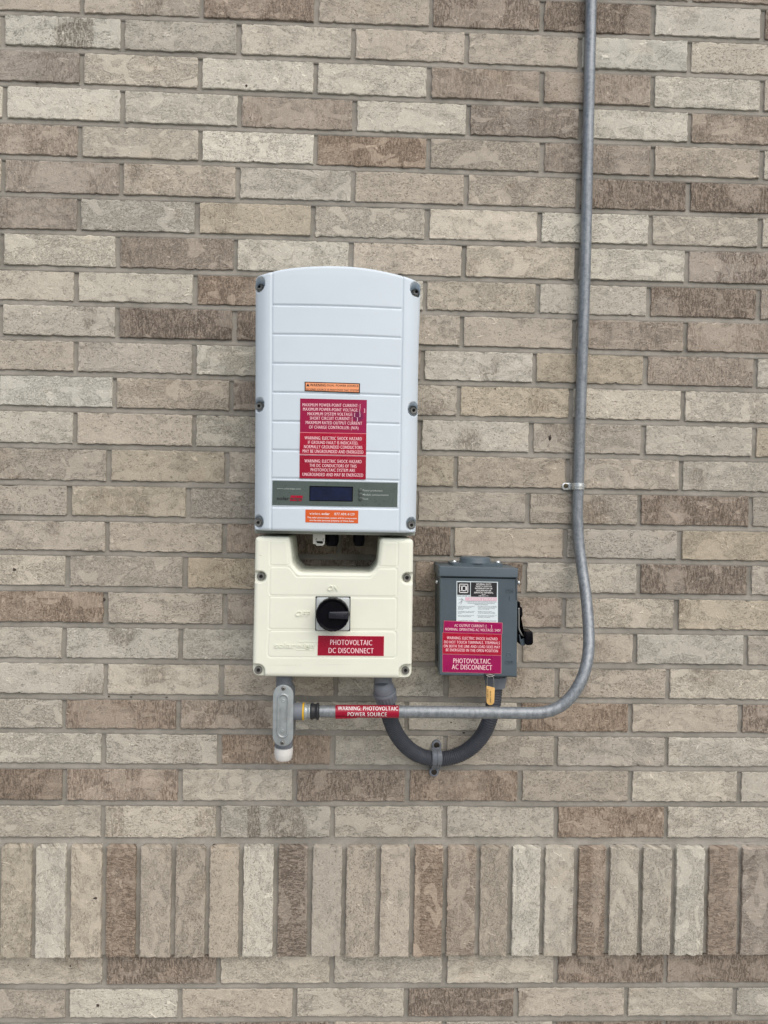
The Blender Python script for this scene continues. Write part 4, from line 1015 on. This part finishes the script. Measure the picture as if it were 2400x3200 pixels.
obj('loose_edge', mesh('loose_edge', *flap(), smooth=False), M['red2'], wl)
letters(wl, 'lettering', M['ink_white'], pipe_surf, .0003, [('WARNING: PHOTOVOLTAIC', 930, 487, 1672, 491, 46), ('POWER SOURCE', 1052, 560, 1534, 563, 46)], Z5, S5, bold=-.010)

# ================================================================== CONDUIT BODY (T fitting)
tb = empty('conduit_body', tuple(pz5(255, 985, .12)), 'grey three-way pipe fitting with oval cast cover and white plug under the cream box', 'pipe fitting')
tD = .176
def z5(x, y, d=tD): p = pz5(x, y, d); return (p[0], p[2])
cxy = [(256, 578)]
def stadium(xc0, yc0, xc1, yc1, r, d, n=16):
    A, B = np.array(z5(xc0, yc0, d)), np.array(z5(xc1, yc1, d)); rr = r / (S5 * FPX / (1.655 - d)); up_ = (A - B) / np.linalg.norm(A - B); a0 = math.atan2(up_[1], up_[0])
    P = [A + rr * np.array([math.cos(a0 - math.pi / 2 + math.pi * i / n), math.sin(a0 - math.pi / 2 + math.pi * i / n)]) for i in range(n + 1)]
    P += [B + rr * np.array([math.cos(a0 + math.pi / 2 + math.pi * i / n), math.sin(a0 + math.pi / 2 + math.pi * i / n)]) for i in range(n + 1)]
    return np.array(P)
V1 = prism(stadium(262, 326, 258, 846, 118, .165), .118, .172, .002)
# vertical barrel from the box down to the plug
a = pz5(272, 118, .135); b = pz5(264, 986, .150)
r1 = .0172
brl = lathe((a[0], a[1], a[2] + .02), np.array([b[0] - a[0], b[1] - a[1], b[2] - a[2] - .02]), [(0, r1 * .98), (.035, r1 * .98), (.040, r1 * 1.07), (np.linalg.norm(b - a) + .012, r1 * 1.04), (np.linalg.norm(b - a) + .017, r1)], 40)
hubp = lathe(pz5(330, 526), pz5(502, 526) - pz5(330, 526), [(0, 104 / px_m), (.030, 104 / px_m), (np.linalg.norm(pz5(502, 526) - pz5(330, 526)), 101 / px_m)], 40)
ob = obj('body', fix(mesh('body', *join(V1, brl, hubp))), M['pvc'], tb)
cv = prism(stadium(256, 325, 252, 833, 126, tD), .171, tD, .001)
cover = obj('cover', mesh('cover', *cv), M['cast'], tb, 'oval cast metal cover plate')
# raised racetrack rim
def ringm(o, i, y0, y1):
    V = []; n = len(o); F = []
    mid = (o + i) / 2; o2 = mid + (o - mid) * .45; i2 = mid + (i - mid) * .45
    for q, y in ((o, y0), (o2, y1), (i2, y1), (i, y0)): V += [(p[0], -y, p[1]) for p in q]
    for k in range(3):
        for j in range(n): F.append((k * n + j, k * n + (j + 1) % n, (k + 1) * n + (j + 1) % n, (k + 1) * n + j))
    return V, F
obj('raised_rim', mesh('raised_rim', *ringm(stadium(256, 375, 251, 782, 76, tD), stadium(256, 378, 251, 780, 46, tD), tD - .0003, tD + .0028)), M['cast'], cover)
for (x, y) in ((259, 241), (246, 912)):
    c = z5(x, y); V, F = lathe((c[0], -tD + .0005, c[1]), (0, -1, 0), [(0, .0042), (.0022, .0040), (.0031, .0030), (.0033, .001)], 22)
    sc_ = obj('screw', mesh('screw', V, F), M['screw'], tb)
    obj('slot', mesh('slot', *join(box((c[0], -tD - .0028, c[1]), (.0055, .0008, .0011), .5), box((c[0], -tD - .0027, c[1]), (.0011, .0008, .0055), .5)), smooth=False), M['dark'], sc_)
for (x, y) in ((258, 397), (246, 770)):
    c = z5(x, y); obj('boss', mesh('boss', *lathe((c[0], -tD + .0005, c[1]), (0, -1, 0), [(0, .0040), (.0012, .0036), (.0014, .0024), (.0007, .001)], 20)), M['cast'], cover)
# faint cast letters reading down the cover
extr_m[0] = .0003
def vtext(s, x, ytop, ybot, w_):
    co, F = text_flat(s, .01); a, b = co[:, 0].min(), co[:, 0].max(); u = (co[:, 0] - a) / (b - a); t = co[:, 1] / .7 - .5
    V = [on(lambda X, Z: tD, Z5[0] + (x - t_ * w_) / S5, Z5[1] + (ybot + (ytop - ybot) * u_) / S5, .0005) for u_, t_ in zip(u, t)]; return V, F
obj('cast_lettering', mesh('cast_lettering', *join(vtext('E347041', 284, 510, 662, 20), vtext('RED COVER', 222, 480, 695, 20)), smooth=False), plain('cast_shadow_grey', srgb(146, 152, 154), .5, .3), cover)
yr = collar(tb, 'yellow_ring', 494, 517, [(0, 100), (.2, 107), (.8, 107), (1, 102)], M['yellow'])
pa = pz5(264, 965, .150)
pv_ = lathe(pa, (-.012, -.012, -1), [(0, .0172 * 1.06), (.001, .0188), (.014, .0186), (.0143, .0180), (.021, .0176), (.025, .0150), (.0262, .009)], 44)
obj('plug', fix(mesh('plug', *pv_)), M['whitecap'], tb, 'white plastic plug closing the lower end')

# ================================================================== FLEXIBLE CONDUIT
Z6, S6 = (1140, 2080), 3.318
def z6(x, y, d): return W(Z6[0] + x / S6, Z6[1] + y / S6, d)
fc = empty('flexible_conduit', tuple(z6(700, 1045, .02)), 'dark grey ribbed hose looping between the cream box and slate box', 'hose')
hp_ = [(214, 290, .118), (226, 350, .117), (236, 430, .112), (252, 510, .104), (276, 590, .094), (308, 670, .082), (352, 745, .068), (408, 815, .054), (470, 872, .042), (540, 917, .032), (615, 947, .025), (690, 961, .0205), (760, 966, .019), (830, 962, .019), (905, 948, .021), (980, 922, .025), (1050, 886, .030), (1115, 838, .036), (1172, 782, .042), (1220, 718, .047), (1258, 650, .052), (1288, 578, .056), (1312, 500, .058), (1328, 420, .059), (1338, 340, .060), (1345, 260, .060), (1349, 200, .060)]
hpath = resample(smooth_path([z6(*p) for p in hp_], 8), .0011)
obj('hose', mesh('hose', *tube(hpath, .0163, 32, rib=(.0052, .0007))), M['hose'], fc)
# elbow fitting at the left end
e0 = z6(188, 110, .120); e1 = z6(188, 196, .126); e2 = z6(200, 262, .124); e3 = z6(222, 345, .118)
ex = smooth_path([e0 + np.array([0, 0, .015]), e0, e1], 6)
rr = np.full(len(ex), .0186)
el = tube(ex, rr, 36)
ax = e3 - z6(186, 205, .130)
st0 = z6(186, 190, .130)
a_, _, _ = frame_from(e3 - st0); Lx = np.linalg.norm(e3 - st0)
bs = lathe(st0 - a_ * .004, a_, [(0, .0150), (.004, .0195), (.012, .0215), (.018, .0222), (.0235, .0218)], 40)
elb = obj('elbow', fix(mesh('elbow', *join(el, bs))), M['pvc'], fc)
nt = lathe(st0 + a_ * .0175, a_, [(0, .0236), (.001, .0242), (.006, .0242), (.0065, .0232), (.007, .0225), (.024, .0212), (.0262, .0195)], 80, lobes=(4, 5, 40, .05))
obj('compression_nut', fix(mesh('compression_nut', *nt)), M['pvc'], fc, 'ribbed grey nut under the cream box')
# straight fitting at the right end
s0 = z6(1354, 92, .060); s1 = z6(1352, 228, .060); L = np.linalg.norm(s1 - s0)
V, F = lathe(s0 + np.array([0, 0, .01]), s1 - s0 - np.array([0, 0, .01]), [(0, .019), (L * .45, .019), (L * .46, .0242), (L * .72, .0242), (L * .73, .0228), (L * .98, .0218), (L + .009, .0212), (L + .010, .019)], 80, lobes=(2, 5, 24, .045))
obj('compression_nut', fix(mesh('compression_nut', V, F)), M['pvc'], fc, 'ribbed grey nut under the slate box')

# two-hole clamp holding the hose
cl = empty('pipe_clamp', tuple(z6(725, 1130, 0)), 'grey plastic two-hole clamp holding the dark hose at the bottom of its loop', 'pipe clamp')
hA, hB = z6(745, 823, .006), z6(718, 1100, .006)
kk = [(745, 823, .005), (742, 850, .0055), (741, 868, .012), (745, 886, .024), (751, 915, .0345), (753, 950, .0375), (752, 985, .0365), (748, 1020, .030), (741, 1050, .017), (732, 1068, .0065), (722, 1085, .0055), (718, 1100, .005)]
kp_ = smooth_path([z6(*p) for p in kk], 6); T_ = np.gradient(kp_, axis=0); T_ /= np.linalg.norm(T_, axis=1)[:, None]
V = []; F = []; hw = .0108
for i, p in enumerate(kp_):
    sd2 = np.array([1, 0, .06]); nn = np.cross(T_[i], sd2); nn /= np.linalg.norm(nn)
    if nn[1] > 0: nn = -nn
    f = min(i, len(kp_) - 1 - i) / 8; hw_ = hw * (.82 + .18 * min(1, f))
    for (u, v) in ((-1, 0), (-1, .0022), (-.82, .0032), (-.12, .0032), (0, .0021), (.12, .0032), (.82, .0032), (1, .0022), (1, 0)): V.append(p + sd2 * u * hw_ + nn * v)
for i in range(len(kp_) - 1):
    for k in range(8): F.append((i * 9 + k, i * 9 + k + 1, (i + 1) * 9 + k + 1, (i + 1) * 9 + k))
    F.append((i * 9 + 8, i * 9, (i + 1) * 9, (i + 1) * 9 + 8))
parts = [(V, F)]
for h in (hA, hB): parts.append(prism(circle((h[0], h[2]), .0108, 30), -.001, .008, .0015))
obj('strap', fix(mesh('strap', *join(*parts)), 40), M['pvc'], cl)
for h in (hA, hB):
    sc_ = obj('screw', mesh('screw', *lathe((h[0], -.0076, h[2]), (0, -1, 0), [(0, .0066), (.0012, .0064), (.0016, .005), (.0017, .001)], 24)), plain('rusty_dark_screw', (.03, .024, .018), .5, .4), cl)
# one-hole steel strap on the vertical run
os_ = empty('pipe_strap', tuple(W(1770, 1530, 0)), 'small shiny one-hole strap holding the vertical steel pipe, its ear on the left', 'pipe strap')
Z7, S7 = (1730, 1450), 8.295
def z7(x, y, d=.003): p = W(Z7[0] + x / S7, Z7[1] + y / S7, d); return (p[0], p[2])
ear = rounded([z7(265, 490), z7(458, 488), z7(462, 560), z7(490, 560), z7(490, 640), z7(458, 640), z7(456, 672), z7(265, 672), z7(215, 620), z7(215, 540)], [.003, .001, 0, 0, 0, 0, .001, .004, .005, .005], 4)
pe = prism(ear, .000, .0034, .0006)
zt, zb_ = W(1807, Z7[1] + 490 / S7, .02)[2], W(1807, Z7[1] + 668 / S7, .02)[2]; cxs = W(1807, 1519, .0142)[0]; cyy = -.0142
V = []; F = []; rows_ = [(zt, .0136), (zt - .0008, .0144), (zt * .7 + zb_ * .3, .0146), (zt * .62 + zb_ * .38, .0158), (zt * .42 + zb_ * .58, .0158), (zt * .35 + zb_ * .65, .0144), (zb_ + .0008, .0144), (zb_, .0134)]
n = 26
for z, r in rows_:
    for j in range(n + 1):
        t = R_(-100) + R_(190) * j / n; V.append((cxs + r * math.sin(t), cyy - r * math.cos(t), z))
for k in range(len(rows_) - 1):
    for j in range(n): F.append((k * (n + 1) + j, k * (n + 1) + j + 1, (k + 1) * (n + 1) + j + 1, (k + 1) * (n + 1) + j))
bx_ = box((cxs - .0150, -.004, (zt + zb_) / 2), (.006, .007, zt - zb_ - .002))
obj('strap', fix(mesh('strap', *join(pe, (V, F), bx_)), 40), M['zinc'], os_)
c = z7(320, 566); sc_ = obj('screw', mesh('screw', *lathe((c[0], -.003, c[1]), (0, -1, 0), [(0, .0056), (.0016, .0054), (.0022, .0045), (.0023, .001)], 24)), plain('dark_brass_screw', (.10, .085, .05), .45, .6), os_)
obj('slot', mesh('slot', *box((c[0], -.0053, c[1]), (.009, .0006, .0012), .7), smooth=False), M['dark'], sc_)

# ================================================================== SEAL TAG
tg_ = empty('seal_tag', tuple(z6(1303, 415, .125)), 'small yellow plastic seal hanging on thin wire below the slate box', 'seal')
td = .130
def s6(x, y, d=td): p = z6(x, y, d); return (p[0], p[2])
TP = rounded([s6(1262, 212), s6(1349, 233), s6(1342, 385), s6(1322, 410), s6(1285, 412), s6(1262, 385)], [.0008, .0008, .006, .006, .006, .006], 5)
body = obj('seal_body', mesh('seal_body', *prism(TP, td - .0055, td, .0008)), M['yseal'], tg_)
TS = lambda x, z: td
def vt6(s, x, y0, y1, w_):
    co, F = text_flat(s, .01); a, b = co[:, 0].min(), co[:, 0].max(); u = (co[:, 0] - a) / (b - a); t = co[:, 1] / .7 - .5
    V = [on(TS, Z6[0] + (x + t_ * w_) / S6, Z6[1] + (y0 + (y1 - y0) * u_) / S6, .0004) for u_, t_ in zip(u, t)]; return V, F
obj('lettering', mesh('lettering', *vt6('VIVINT SOLAR', 1303, 385, 262, 12), smooth=False), M['ink_k'], body)
obj('number_lettering', mesh('number_lettering', *vt6('1000162', 1276, 340, 245, 13), smooth=False), M['ink_k'], body)
w1 = [z6(x, y, d) for x, y, d in ((1273, 215, td - .002), (1268, 170, td), (1270, 125, td), (1285, 100, td + .001), (1305, 96, td + .001), (1325, 108, td), (1336, 150, td), (1338, 235, td - .002))]
w2 = [z6(x, y, d) for x, y, d in ((1262, 100, td), (1290, 116, td + .002), (1320, 112, td + .002), (1345, 98, td))]
obj('wire', mesh('wire', *join(tube(smooth_path(w1, 8), .0008, 8), tube(smooth_path(w2, 8), .0008, 8))), M['wire'], tg_)
